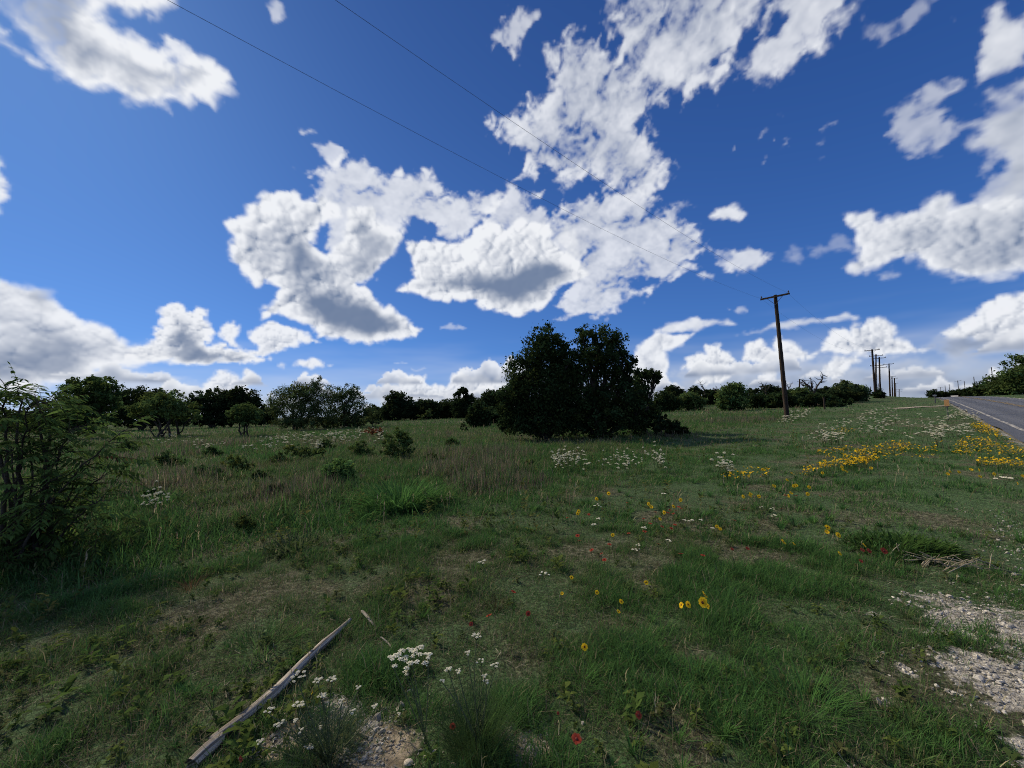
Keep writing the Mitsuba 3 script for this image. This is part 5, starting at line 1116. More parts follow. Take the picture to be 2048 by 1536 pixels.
def grass_field(n, r0, r1, a0, a1, seed, seg, wide, dens_floor=.1, power=2.0, hk=1.0):
    rng = np.random.default_rng(seed)
    x, y, r = spread(n, r0, r1, a0, a1, rng, power)
    s, p = along(x, y), across(x, y)
    me = meadow_mask(x, y)
    n1, n2, n3 = meshkit.fbm(plane(x, y) * .55, 3, 51), meshkit.fbm(plane(x, y) * 2.6, 3, 52), meshkit.fbm(plane(x, y) * 9, 2, 53)
    gr, ba, st = gravel_mask(x, y), bare_mask(x, y) * sstep(14, 7, r), stalk_mask(x, y)
    lush = sstep(.40, .66, .55 * n1 + .45 * n2 + .10 * sstep(-2, -7, p))         # greener, thicker places
    swale = np.exp(-((p + 7.0) / .9) ** 2) * sstep(16, 9, s)
    lush = np.maximum(lush * (1 - .55 * sstep(-1.6, .2, p)), swale)
    keep = rng.uniform(size=n) < np.clip((.62 + .38 * sstep(.34, .58, .5 * n2 + .5 * n3)) * (.74 + .32 * lush + .3 * me), dens_floor, 1) * (1 - .93 * np.clip(gr * 1.2, 0, 1)) * (1 - .88 * ba)
    keep &= ~((p > 1.95) & (p < 8.9))
    x, y, r, s, p, me, n1, n2, n3, st, lush, swale = (q[keep] for q in (x, y, r, s, p, me, n1, n2, n3, st, lush, swale))
    m = len(x)
    z = ground_z(x, y) - .008
    u = rng.uniform(size=m)
    h = (.022 + .042 * lush + .032 * u) * (1 - me) + me * (.05 + .10 * u + .06 * lush) + .13 * swale * u
    h = h * (.65 + .7 * sstep(.3, .7, n2)) * rng.uniform(.6, 1.25, m) * hk
    tall = rng.uniform(size=m) < .02
    h = np.where(tall, h * 1.9, h)
    dry = np.clip(.10 + .42 * sstep(.62, .38, .6 * n1 + .4 * n2) * (1 - swale) + .28 * me * sstep(.4, .62, meshkit.fbm(plane(x, y) * .3, 2, 55)), 0, .85)
    isdry = rng.uniform(size=m) < dry * .55
    k = rng.uniform(size=(m, 1))
    col = GREEN * (1 - k) + BRIGHT * k
    col = col * (1 - .45 * lush[:, None]) + (.5 * DEEP + .5 * BRIGHT) * .45 * lush[:, None]
    ol = np.clip(dry * 1.3, 0, 1)[:, None] * rng.uniform(.3, 1, (m, 1))
    col = col * (1 - ol) + OLIVE * ol
    col = np.where(isdry[:, None], STRAW * rng.uniform(.35, 1.0, (m, 1)), col)
    pk = (st * rng.uniform(size=m) > .5)[:, None]
    col = np.where(pk, PURPLE * rng.uniform(.6, 1.5, (m, 1)), col)
    h = h * (1 + .8 * st)
    col = col * rng.uniform(.72, 1.28, (m, 1)) * (.80 + .5 * n3[:, None])
    w = wide * rng.uniform(.7, 1.3, m) * np.clip(.5 + h / .15, .6, 1.5)
    lean, curl = np.abs(rng.normal(size=m)) * .38 * (1 - .5 * st), rng.uniform(.0, .85, m)
    return blades(x, y, z, h, w, rng.uniform(0, 6.283, m), np.clip(lean, 0, .9), curl * (1 - .6 * st), np.clip(col, .008, .4), seg)


A = grass_field(560000, .9, 5.6, -66, 68, 1, 2, .0033, power=1.65)
A2 = grass_field(30000, .9, 5.2, 68, 292, 11, 2, .006, power=1.8)
m = join([A, A2])
solo('verge_grass', ply((m[0], m[1]), 'mat_leaf', color=m[2]), 'short mixed green and dry grass of the near verge', 'grass', kind='stuff')
B = grass_field(330000, 5.3, 17, -63, 62, 2, 2, .0075, power=1.5)
m = join([B])
solo('field_grass', ply((m[0], m[1]), 'mat_leaf', color=m[2]), 'rougher green grass of the middle distance', 'grass', kind='stuff')
C = grass_field(290000, 16, 48, -60, 60, 3, 1, .020, power=1.35, hk=1.1)
D = grass_field(150000, 46, 170, -60, 60, 4, 1, .060, power=1.25, hk=1.3)
m = join([C, D])
solo('meadow_grass', ply((m[0], m[1]), 'mat_leaf', color=m[2]), 'long seedy grass of the far meadow', 'grass', kind='stuff')


# tufts: blades fanning from one point
def tufts(n, r0, r1, seed, per, hmin, hmax, w, seg, test, cols):
    rng = np.random.default_rng(seed)
    x, y, r = spread(n, r0, r1, -64, 64, rng, 1.6)
    ok = test(x, y, rng)
    x, y = x[ok], y[ok]
    hh = rng.uniform(hmin, hmax, len(x))
    k = np.repeat(np.arange(len(x)), per)
    m = len(k)
    rad = (hh * .16)[k] * np.sqrt(rng.uniform(size=m))
    a = rng.uniform(0, 6.283, m)
    X, Y = x[k] + rad * np.sin(a), y[k] + rad * np.cos(a)
    kc = rng.integers(len(cols), size=len(x))[k]
    col = np.array(cols)[kc] * rng.uniform(.7, 1.3, (m, 1))
    return blades(X, Y, ground_z(X, Y) - .005, hh[k] * rng.uniform(.5, 1.1, m), w * rng.uniform(.7, 1.2, m), a + rng.normal(size=m) * .5, np.clip(np.abs(rng.normal(size=m)) * .35, 0, .9), rng.uniform(.1, .9, m), col, seg)


def verge(x, y, rng):
    return (meadow_mask(x, y) < .5) & (gravel_mask(x, y) < .35) & (across(x, y) < 1.7) & (rng.uniform(size=len(x)) < sstep(.36, .6, meshkit.fbm(plane(x, y) * 1.1, 3, 81)) + .12)


def wild(x, y, rng):
    return (meadow_mask(x, y) > .5) & (rng.uniform(size=len(x)) < sstep(.36, .6, meshkit.fbm(plane(x, y) * .5, 3, 82)) + .15)


t1 = tufts(900, 1.2, 7, 31, 42, .045, .125, .0036, 3, verge, [GREEN * 1.1, BRIGHT, BRIGHT * .9, OLIVE])
t2 = tufts(900, 6, 22, 32, 30, .08, .18, .010, 2, verge, [GREEN * 1.1, BRIGHT, DEEP * 1.2])
t3 = tufts(1500, 6, 26, 33, 30, .12, .28, .011, 2, wild, [GREEN, OLIVE, PURPLE, BRIGHT * .9])
t4 = tufts(1300, 24, 70, 34, 14, .2, .45, .034, 1, wild, [GREEN, OLIVE, PURPLE, BRIGHT * .9])
m = join([t1, t2, t3, t4])
solo('grass_tufts', ply((m[0], m[1]), 'mat_leaf', color=m[2]), 'denser grass tufts scattered through verge and meadow', 'grass', kind='stuff')

# dry stems and thatch lying flat
rng = np.random.default_rng(41)
n = 70000
x, y, r = spread(n, 1.0, 8.5, -64, 66, rng, 1.5)
ok = rng.uniform(size=n) < (.25 + .75 * sstep(.42, .60, meshkit.fbm(plane(x, y) * 1.4, 3, 84))) * (1 - .75 * gravel_mask(x, y))
x, y = x[ok], y[ok]
n = len(x)
L, a, w = rng.uniform(.02, .10, n), rng.uniform(0, 6.283, n), rng.uniform(.001, .0026, n)
d = np.stack([np.sin(a), np.cos(a)], 1) * (L / 2)[:, None]
z = ground_z(x, y)
tilt = rng.normal(size=n) * .010
e = np.stack([np.cos(a), -np.sin(a)], 1) * w[:, None]
z0 = z + .006 + rng.uniform(0, .018, n)
v = np.stack([np.stack([x - d[:, 0] - e[:, 0], y - d[:, 1] - e[:, 1], z0 - tilt], 1), np.stack([x - d[:, 0] + e[:, 0], y - d[:, 1] + e[:, 1], z0 - tilt], 1),
              np.stack([x + d[:, 0], y + d[:, 1], z0 + tilt + .003], 1)], 1).reshape(-1, 3)
f = np.arange(3 * n).reshape(-1, 3)
c = np.repeat(np.where(rng.uniform(size=(n, 1)) < .16, np.array([[.36, .34, .28]]), np.array([[.13, .122, .095]])) * rng.uniform(.35, 1.2, (n, 1)), 3, 0)
solo('dead_grass', ply((v, f), 'mat_leaf', color=c), 'grey and straw coloured dead grass lying on the soil', 'dead grass', kind='stuff')


# seed heads on thin stalks standing above the sward
def seed_stalks(n, r0, r1, seed, test, h0, h1, w, cols):
    rng = np.random.default_rng(seed)
    x, y, r = spread(n, r0, r1, -64, 64, rng, 1.5)
    ok = test(x, y, rng) & (meshkit.fbm(plane(x, y) * .7, 3, seed) > .44)
    x, y = x[ok], y[ok]
    m = len(x)
    h, az, lean, curl = rng.uniform(h0, h1, m), rng.uniform(0, 6.283, m), np.abs(rng.normal(size=m)) * .25, rng.uniform(.05, .45, m)
    col = np.array(cols)[rng.integers(len(cols), size=m)] * rng.uniform(.6, 1.25, (m, 1))
    z = ground_z(x, y)
    st = blades(x, y, z, h, np.full(m, w), az, np.clip(lean, 0, .8), curl, col, 2)
    tip = st[0].reshape(m, -1, 3)[:, -1]
    out = [st]
    for j in range(3):
        a2 = rng.uniform(0, 6.283, m)
        out.append(blades(tip[:, 0], tip[:, 1], tip[:, 2] - h * .12 * j - .02, h * rng.uniform(.13, .22, m), np.full(m, w * 2.2), a2, rng.uniform(.1, .6, m), rng.uniform(0, .5, m), np.clip(col * 1.25, 0, .5), 2))
    return join(out)


m = join([seed_stalks(2600, 1.3, 7, 61, verge, .10, .24, .0022, [(.24, .22, .14), (.16, .15, .09), (.10, .13, .05)]),
          seed_stalks(3500, 6, 26, 62, lambda x, y, r: across(x, y) < 1.4, .16, .42, .006, [(.26, .23, .16), (.18, .15, .11), (.13, .14, .07)]),
          seed_stalks(3000, 24, 70, 63, wild, .25, .55, .016, [(.24, .21, .15), (.17, .145, .11), (.13, .14, .07)])])
solo('seed_stalks', ply((m[0], m[1]), 'mat_leaf', color=m[2]), 'thin dry seed stalks standing above the grass', 'grass', kind='stuff')


# small broad-leaved weeds in the sward
def rosettes(n, r0, r1, seed, test, size, nl, cols, tall=.5):
    rng = np.random.default_rng(seed)
    x, y, r = spread(n, r0, r1, -64, 64, rng, 1.5)
    ok = test(x, y, rng)
    x, y = x[ok], y[ok]
    k = np.repeat(np.arange(len(x)), nl)
    m = len(k)
    sz = (size * rng.uniform(.5, 1.4, len(x)))[k]
    a = rng.uniform(0, 6.283, m)
    el = rng.uniform(.1, 1.1, m)
    lev = rng.uniform(0, tall, m) * sz * 2.2
    o = np.stack([x[k], y[k], ground_z(x[k], y[k]) + lev], 1)
    d = np.stack([np.sin(a) * np.cos(el), np.cos(a) * np.cos(el), np.sin(el)], 1)
    sd = np.stack([np.cos(a), -np.sin(a), 0 * a], 1)
    L = (sz * rng.uniform(.6, 1.2, m))[:, None]
    v = np.stack([o + d * L * .1, o + d * L * .55 + sd * L * .2, o + d * L * .55 - sd * L * .2, o + d * L - [0, 0, .02]], 1).reshape(-1, 3)
    kk = np.arange(m)[:, None] * 4
    f = np.vstack([kk + [0, 1, 2], kk + [1, 3, 2]])
    col = np.array(cols)[rng.integers(len(cols), size=len(x))][k] * rng.uniform(.7, 1.3, (m, 1))
    return v, f, np.repeat(col, 4, 0)


w1 = rosettes(1500, 1.2, 7, 51, verge, .045, 16, [(.06, .10, .028), (.085, .125, .035), (.05, .08, .03), (.075, .09, .04)])
w2 = rosettes(900, 1.2, 6, 52, lambda x, y, r: verge(x, y, r) & (x < .6), .07, 12, [(.06, .105, .03), (.08, .115, .032)])
w3 = rosettes(1500, 5, 24, 53, lambda x, y, r: (across(x, y) < -1.5 - 3 * r.uniform(size=len(x))), .08, 14, [(.055, .09, .03), (.08, .105, .032), (.10, .11, .04)], tall=1.2)
m = join([w1, w2, w3])
solo('low_weeds', ply((m[0], m[1]), 'mat_leaf', color=m[2]), 'small leafy weeds growing through the grass', 'weeds', kind='stuff')


# ---------------------------------------------------------------- single clumps one can point to
def clump(name, label, x, y, rad, h, n, w, cols, seed, lean=.4, curl=.9, cat='grass clump', sx=1.0):
    rng = np.random.default_rng(seed)
    a, q = rng.uniform(0, 6.283, n), rad * np.sqrt(rng.uniform(size=n))
    X, Y = x + q * np.sin(a) * sx, y + q * np.cos(a)
    col = np.array(cols)[rng.integers(len(cols), size=n)] * rng.uniform(.65, 1.3, (n, 1))
    v, f, c = blades(X, Y, ground_z(X, Y) - .01, h * rng.uniform(.45, 1.1, n) * (1.1 - .45 * (q / rad) ** 2), w * rng.uniform(.6, 1.2, n), a + rng.normal(size=n) * .6,
                     np.clip(np.abs(rng.normal(size=n)) * lean + .25 * q / rad, 0, .95), rng.uniform(.2, 1, n) * curl, col, 3)
    solo(name, ply((v, f), 'mat_leaf', color=c), label, cat)


for a in [
    ('grass_clump', 'big tall clump of arching broad grass blades at the verge edge', -2.05, 7.25, 0.44, 0.68, 640, 0.022, [BRIGHT * 1.25, BRIGHT * 1.1, GREEN * .9], 1, {'sx': 1.15, 'curl': 1.25, 'lean': 0.3}),
    ('grass_clump', 'smaller arching grass clump joined to the right of the big clump', -1.53, 7.56, 0.34, 0.55, 330, 0.012, [GREEN, OLIVE, BRIGHT], 2, {}),
    ('grass_clump', 'little arching grass tuft at the left foot of the big clump', -2.29, 6.61, 0.2, 0.34, 120, 0.011, [GREEN, BRIGHT], 3, {}),
    ('broad_weed', 'grey-green broad-bladed weed with shiny tips on the verge, left', -2.73, 5.05, 0.3, 0.24, 190, 0.022, [(.055,.09,.04), (.075,.105,.055)], 4, {'lean': 0.6, 'cat': 'weed'}),
    ('feathery_tuft', 'fine feathery green tuft at the bottom under the white flower stems', -0.21, 1.99, 0.115, 0.3, 1500, 0.0016, [(.045,.095,.04), (.06,.11,.04)], 5, {'lean': 0.3, 'curl': 0.5, 'cat': 'weed'}),
    ('feathery_tuft', 'grey-green feathery tuft at the bottom edge beside the fallen branch', -0.92, 1.98, 0.13, 0.22, 1100, 0.0018, [(.055,.09,.06), (.06,.105,.06)], 6, {'lean': 0.5, 'curl': 0.5, 'cat': 'weed'}),
    ('grass_clump', 'thick green tuft at the bottom, right of the red flowers', 1.48, 2.2, 0.16, 0.22, 420, 0.0035, [GREEN, BRIGHT, BRIGHT], 7, {}),
    ('grass_clump', 'green spiky tuft left of the yellow flower in the foreground centre', 0.35, 2.43, 0.09, 0.15, 160, 0.0034, [BRIGHT, BRIGHT, GREEN], 8, {}),
    ('grass_clump', 'blue-green tuft right of the yellow flower in the foreground', 0.65, 2.77, 0.07, 0.16, 140, 0.003, [(.04,.085,.045)], 9, {}),
    ('grass_clump', 'wide pale grass tuft on the left verge above the branch', -1.79, 2.88, 0.22, 0.2, 300, 0.0042, [(.08,.11,.05), BRIGHT], 10, {'lean': 0.6}),
    ('leafy_weed', 'dense dark green leafy weed patch on the right verge behind the red flowers', 4.01, 4.3, 0.34, 0.16, 900, 0.02, [(.035,.075,.022), (.045,.095,.026)], 11, {'lean': 0.7, 'cat': 'weed', 'sx': 1.5}),
    ('dead_tuft', 'dark brown dead tuft on the verge in front of the big grass clump', -1.34, 4.72, 0.07, 0.13, 90, 0.006, [(.07,.055,.03), (.10,.08,.05)], 12, {'cat': 'dead grass'}),
    ('dead_tuft', 'dark withered tuft in the foreground centre among the red flowers', -0.18, 3.4, 0.08, 0.13, 130, 0.004, [(.045,.05,.025), (.06,.06,.03)], 13, {'cat': 'dead grass'}),
    ('grass_clump', 'thin reddish dry grass tuft on the left verge', -3.08, 3.9, 0.06, 0.22, 60, 0.004, [(.13,.085,.05)], 14, {}),
]:
    clump(*a[:-1], **a[-1])
# ---------------------------------------------------------------- flowers
def daisy(r, petals, col_in, col_out, seed, notch=.12, cup=.1, wpet=.5, split=.45):
    """Ray petals as one mesh, blunt notched tips, inner and outer colour."""
    rng = np.random.default_rng(seed)
    vs, fs, cs = [], [], []
    for k in range(petals):
        a = 2 * math.pi * (k + rng.uniform(-.15, .15)) / petals
        L = r * rng.uniform(.88, 1.08)
        W = 2 * math.pi * r / petals * wpet
        dz = rng.normal() * .10 * r
        pr = [(.14, -.3 * W, 0), (.14, .3 * W, 0), (split, -.72 * W, .5), (split, .72 * W, .5), (.86, -W, .9), (.86, W, .9), (1.0, -.5 * W, .8), (1 - notch, 0, .85), (1.0, .5 * W, .8)]
        P = np.array([[u * L, w, cup * r * h + dz * u] for u, w, h in pr])
        c, s = math.cos(a), math.sin(a)
        vs.append(np.stack([P[:, 0] * c - P[:, 1] * s, P[:, 0] * s + P[:, 1] * c, P[:, 2]], 1))
        fs.append(np.array([[0, 2, 3], [0, 3, 1], [2, 4, 5], [2, 5, 3], [4, 6, 7], [4, 7, 5], [5, 7, 8]]) + 9 * k)
        ci, co = np.array(col_in), np.array(col_out)
        cs.append(np.array([ci, ci, (ci + co) / 2, (ci + co) / 2, co, co, co, co, co]) * rng.uniform(.9, 1.05))
    return np.vstack(vs), np.vstack(fs), np.vstack(cs)


def dome(r, h, col, seed):
    m = trimesh.creation.icosphere(2, 1.0)
    v = np.array(m.vertices)
    k = 1 + .22 * (np.random.default_rng(seed).uniform(size=(len(v), 1)) - .5)
    v = v * k * [r, r, h]
    return v, np.array(m.faces), np.tile(np.asarray(col), (len(v), 1)) * k ** 2


def floret_dome(r, seed, n=26, size=.30):
    """A tight head of tiny white florets on a cushion."""
    rng = np.random.default_rng(seed)
    oct_ = np.array([[1, 0, 0], [-1, 0, 0], [0, 1, 0], [0, -1, 0], [0, 0, .7], [0, 0, -.7]], float)
    of = np.array([[0, 2, 4], [2, 1, 4], [1, 3, 4], [3, 0, 4], [2, 0, 5], [1, 2, 5], [3, 1, 5], [0, 3, 5]])
    vs, fs, cs = [], [], []
    for k in range(n):
        a, q = k * 2.399, math.sqrt((k + .5) / n)
        c = np.array([q * math.cos(a), q * math.sin(a), .45 * (1 - q * q)]) * r + rng.normal(size=3) * .06 * r
        s = r * size * rng.uniform(.7, 1.2)
        vs.append(oct_ * s + c)
        fs.append(of + 6 * k)
        cs.append(np.tile(np.array([.86, .86, .76]) * rng.uniform(.8, 1.08), (6, 1)))
    return np.vstack(vs), np.vstack(fs), np.vstack(cs)


DAISY_Y = [daisy(1.0, 8, (.78, .44, .02), (.86, .62, .035), k, cup=.15) for k in range(4)]
DAISY_R = [daisy(1.0, 12, (.21, .020, .018), (.33, .070, .048), 10 + k, cup=.12, wpet=.46) for k in range(3)]
PET_Y = [ply((a[0], a[1]), 'mat_petal', color=a[2]) for a in DAISY_Y]
PET_R = [ply((a[0], a[1]), 'mat_petal', color=a[2]) for a in DAISY_R]
a = dome(.26, .2, (.07, .022, .012), 1)
EYE_Y = ply((a[0], a[1]), 'mat_matte', smooth=True, color=a[2])
a = dome(.30, .26, (.085, .02, .018), 2)
EYE_R = ply((a[0], a[1]), 'mat_matte', smooth=True, color=a[2])


def stem_ply(pts, r=.0016, col=(.06, .09, .035)):
    m = tint(tube(pts, np.linspace(r * 1.2, r, len(pts)), 5), col)
    return ply((m[0], m[1]), 'mat_matte', color=m[2])


def face(rng, tilt, toward=None):
    """A rotation (mitsuba transform) that tips a flower from straight up."""
    a = rng.uniform(0, 360) if toward is None else toward
    return T().rotate([0, 0, 1], a).rotate([0, 1, 0], tilt).rotate([0, 0, 1], rng.uniform(0, 360))


def near_flower(name, kind, label, x, y, h, r, tilt, toward, seed, group=None):
    rng = np.random.default_rng(seed)
    t = thing(name, label, 'flower', group)
    z = gz(x, y)
    bx, by = x + rng.normal() * .03, y + rng.normal() * .03
    part(t, 'stem', stem_ply(bez([bx, by, z], [bx * .4 + x * .6, by * .4 + y * .6, z + h * .6], [x, y, z + h], 6)))
    M = T().translate([x, y, z + h]) @ face(rng, tilt, toward) @ T().scale(r)
    part(t, 'petals', {**(PET_Y if kind == 'y' else PET_R)[seed % (4 if kind == 'y' else 3)], 'to_world': M})
    part(t, 'eye', {**(EYE_Y if kind == 'y' else EYE_R), 'to_world': M})
    if seed % 3 == 0:
        m = blades(np.array([bx, bx, bx]), np.array([by, by, by]), np.array([z, z, z]), np.array([.1, .12, .08]), np.array([.006] * 3), rng.uniform(0, 6, 3), np.array([.4] * 3), np.array([.6] * 3), np.tile([[.05, .085, .03]], (3, 1)), 3)
        part(t, 'leaf', ply((m[0], m[1]), 'mat_leaf', color=m[2]))


for kind, name, lab, grp, rows in [
    ('y', 'yellow_flower', 'near', None, [(1.215, 2.726, 0.3, 0.0329, 62, -80, 'largest yellow flower with dark eye in the cluster of five at centre right'), (1.085, 2.751, 0.27, 0.0199, 70, -160, 'leftmost yellow flower of the cluster of five at centre right'), (1.132, 2.759, 0.27, 0.0216, 60, -70, 'second yellow flower from the left in the cluster of five'), (1.268, 2.809, 0.31, 0.0254, 55, -20, 'topmost yellow flower of the cluster of five'), (1.253, 2.742, 0.27, 0.0182, 65, -60, 'rightmost low yellow flower of the cluster of five'), (0.371, 2.36, 0.25, 0.0198, 60, -85, 'lone yellow flower with dark eye in the foreground centre'), (0.719, 2.885, 0.25, 0.0174, 55, -60, 'upper yellow flower of the two left of the cluster of five'), (0.672, 2.777, 0.24, 0.0134, 40, -60, 'lower yellow flower of the two left of the cluster of five'), (0.585, 3.046, 0.25, 0.0166, 60, -90, 'yellow flower left of the pair near the foreground centre'), (0.97, 3.112, 0.27, 0.017, 55, -90, 'yellow flower below the two tall forked white flower stems'), (0.437, 3.313, 0.25, 0.0161, 50, -90, 'small yellow flower right of the white flower below the oaks'), (0.335, 3.111, 0.22, 0.0132, 40, -90, 'small pale yellow flower nearest the dark withered tuft'), (-1.037, 2.1, 0.22, 0.0125, 80, -160, 'folded yellow flower beside the fallen branch'), (3.165, 4.16, 0.3, 0.0279, 50, -80, 'upper yellow flower of the near pair on the right verge'), (3.107, 4.095, 0.28, 0.0225, 40, -100, 'lower yellow flower of the near pair on the right verge'), (3.091, 3.937, 0.3, 0.0264, 60, -80, 'yellow flower just right of the near pair on the right verge'), (2.506, 3.849, 0.28, 0.0281, 45, -40, 'yellow flower left of the near pair, on the right verge'), (2.6, 3.845, 0.26, 0.0164, 45, -40, 'tiny yellow flower beside the one left of the near pair'), (2.799, 3.566, 0.26, 0.0195, 50, -60, 'yellow flower below the near pair on the right verge'), (3.132, 3.701, 0.28, 0.0203, 60, -20, 'yellow flower above the three red flowers on the right verge')]),
    ('y', 'yellow_flower', 'yellow flower with dark eye standing singly on the green verge', 'single yellow flowers on the middle verge', [(0.999, 4.24, 0.28, 0.0194, 70, -85, None), (0.818, 5.284, 0.28, 0.0243, 74, -101, None), (0.789, 5.184, 0.28, 0.0238, 60, -75, None), (1.208, 6.038, 0.28, 0.0278, 56, -69, None), (1.467, 6.378, 0.28, 0.0294, 74, -81, None), (1.822, 5.571, 0.28, 0.0256, 64, -71, None), (1.802, 5.395, 0.28, 0.0248, 46, -99, None), (2.086, 5.377, 0.28, 0.0247, 54, -71, None), (1.842, 5.062, 0.28, 0.0232, 71, -74, None), (1.696, 4.8, 0.28, 0.022, 45, -70, None), (2.16, 4.395, 0.28, 0.0201, 63, -102, None), (2.146, 4.305, 0.28, 0.0197, 45, -80, None), (2.316, 5.704, 0.28, 0.0262, 62, -103, None), (3.217, 5.747, 0.28, 0.0265, 67, -78, None), (3.317, 5.748, 0.28, 0.0265, 45, -60, None), (3.397, 5.672, 0.28, 0.0261, 51, -94, None), (3.394, 5.867, 0.28, 0.027, 52, -73, None), (4.056, 6.361, 0.28, 0.0293, 51, -84, None), (4.606, 6.869, 0.28, 0.0275, 53, -72, None), (4.354, 6.341, 0.28, 0.0292, 61, -104, None), (4.416, 6.384, 0.28, 0.0294, 59, -106, None), (4.505, 6.228, 0.28, 0.0287, 61, -94, None), (3.957, 5.835, 0.28, 0.0269, 49, -76, None), (3.782, 5.633, 0.28, 0.0259, 74, -61, None), (4.102, 5.71, 0.28, 0.0263, 70, -105, None), (5.591, 7.365, 0.28, 0.0295, 70, -95, None), (4.895, 7.996, 0.28, 0.032, 70, -85, None), (5.002, 8.01, 0.28, 0.0321, 50, -65, None), (7.988, 7.1, 0.28, 0.0284, 49, -106, None), (8.031, 7.016, 0.28, 0.0281, 71, -64, None), (7.592, 7.075, 0.28, 0.0283, 55, -60, None), (7.33, 6.867, 0.28, 0.0275, 57, -108, None), (7.867, 6.664, 0.28, 0.0267, 71, -104, None), (9.092, 7.409, 0.28, 0.0297, 53, -72, None), (9.357, 7.503, 0.28, 0.0301, 45, -80, None), (7.361, 5.957, 0.28, 0.0238, 70, -65, None), (8.069, 6.45, 0.28, 0.0258, 57, -108, None), (7.45, 6.504, 0.28, 0.026, 55, -90, None), (7.665, 7, 0.28, 0.028, 61, -94, None), (6.403, 7.921, 0.28, 0.0317, 73, -102, None), (6.175, 7.622, 0.28, 0.0305, 57, -78, None), (6.108, 7.462, 0.28, 0.0299, 46, -69, None), (6.763, 7.689, 0.28, 0.0308, 59, -106, None)]),
    ('r', 'red_flower', 'near', None, [(0.234, 1.794, 0.2, 0.0212, 30, -90, 'largest red flower with dark centre at the bottom of the picture'), (0.532, 1.908, 0.2, 0.0169, 45, -60, 'red flower at the bottom, right of the largest one'), (0.068, 2.806, 0.22, 0.0186, 60, -80, 'upper red flower in the foreground centre beside the withered tuft'), (-0.312, 2.747, 0.2, 0.0149, 55, -80, 'red flower left of the withered tuft in the foreground'), (-1.648, 2.251, 0.15, 0.0147, 60, -160, 'red flower in the grass left of the fallen branch'), (-0.324, 2.004, 0.12, 0.0154, 75, -90, 'orange red flower at the left of the feathery tuft'), (3.243, 3.629, 0.25, 0.0309, 50, -80, 'pink-edged red flower against the dark leafy weed patch'), (3.08, 3.661, 0.25, 0.02, 40, -80, 'left red flower of the pair beside the leafy weed patch'), (3.139, 3.663, 0.24, 0.0223, 50, -80, 'middle red flower beside the leafy weed patch'), (2.915, 3.489, 0.22, 0.0169, 40, -80, 'lowest red flower beside the leafy weed patch'), (2.037, 3.882, 0.22, 0.0165, 40, -80, 'left one of two red flowers at centre right'), (2.186, 3.887, 0.22, 0.0189, 40, -80, 'right one of two red flowers at centre right'), (-1.24, 1.876, 0.1, 0.0133, 80, -120, 'red flower lying low at the bottom left corner of the branch'), (0.182, 2.054, 0.12, 0.0073, 60, -90, 'small dark red flower below the lone yellow one')]),
]:
    for k, (x, y, h, r, tilt, tow, own) in enumerate(rows):
        near_flower(name, kind, own or lab, x, y, h, r, tilt, tow, 100 + k * 7 + (len(lab) if lab else 0), None if own else grp)


# flowers of the verge too small to show their parts: one mesh each, in a few variants
def whole(kind, seed):
    rng = np.random.default_rng(seed)
    if kind == 'y':
        a, e = DAISY_Y[seed % 4], dome(.26, .2, (.07, .022, .012), 1)
        tilt = rng.uniform(15, 60)
    else:
        a, e = DAISY_R[seed % 3], dome(.30, .26, (.085, .02, .018), 2)
        tilt = rng.uniform(10, 45)
    c, s = math.cos(math.radians(tilt)), math.sin(math.radians(tilt))
    R = np.array([[1, 0, 0], [0, c, -s], [0, s, c]])
    hd = join([(a[0] @ R.T, a[1], a[2]), (e[0] @ R.T, e[1], e[2])])
    hd = (hd[0] * .026 + [0, 0, .30], hd[1], hd[2])
    st = tint(tube(bez([rng.normal() * .03, rng.normal() * .03, 0], [0, 0, .18], [0, 0, .30], 5), .002, 4, False), (.06, .09, .035))
    return join([hd, st])


WHOLE_Y = [whole('y', k) for k in range(6)]
WHOLE_R = [whole('r', k) for k in range(4)]
WP_Y = [ply((a[0], a[1]), 'mat_petal', color=a[2]) for a in WHOLE_Y]
WP_R = [ply((a[0], a[1]), 'mat_petal', color=a[2]) for a in WHOLE_R]


def in_polygon(x, y, poly):
    inside = np.zeros(len(x), bool)
    P = np.array(poly)
    for (x0, y0), (x1, y1) in zip(P, np.roll(P, -1, 0)):
        if y0 != y1:
            inside ^= ((y0 > y) != (y1 > y)) & (x < x0 + (y - y0) * (x1 - x0) / (y1 - y0))
    return inside


def fill(poly, n, seed, clumpy=1.5, cut=.38):
    rng = np.random.default_rng(seed)
    P = np.array(poly)
    out = np.zeros((0, 2))
    while len(out) < n:
        q = rng.uniform(P.min(0), P.max(0), (4000, 2))
        q = q[in_polygon(q[:, 0], q[:, 1], poly)]
        q = q[rng.uniform(size=len(q)) < sstep(cut - .14, cut + .14, meshkit.fbm(np.stack([q[:, 0] * clumpy, q[:, 1] * clumpy, 0 * q[:, 0] + seed], -1), 3, seed))]
        out = np.vstack([out, q])
    return out[:n]


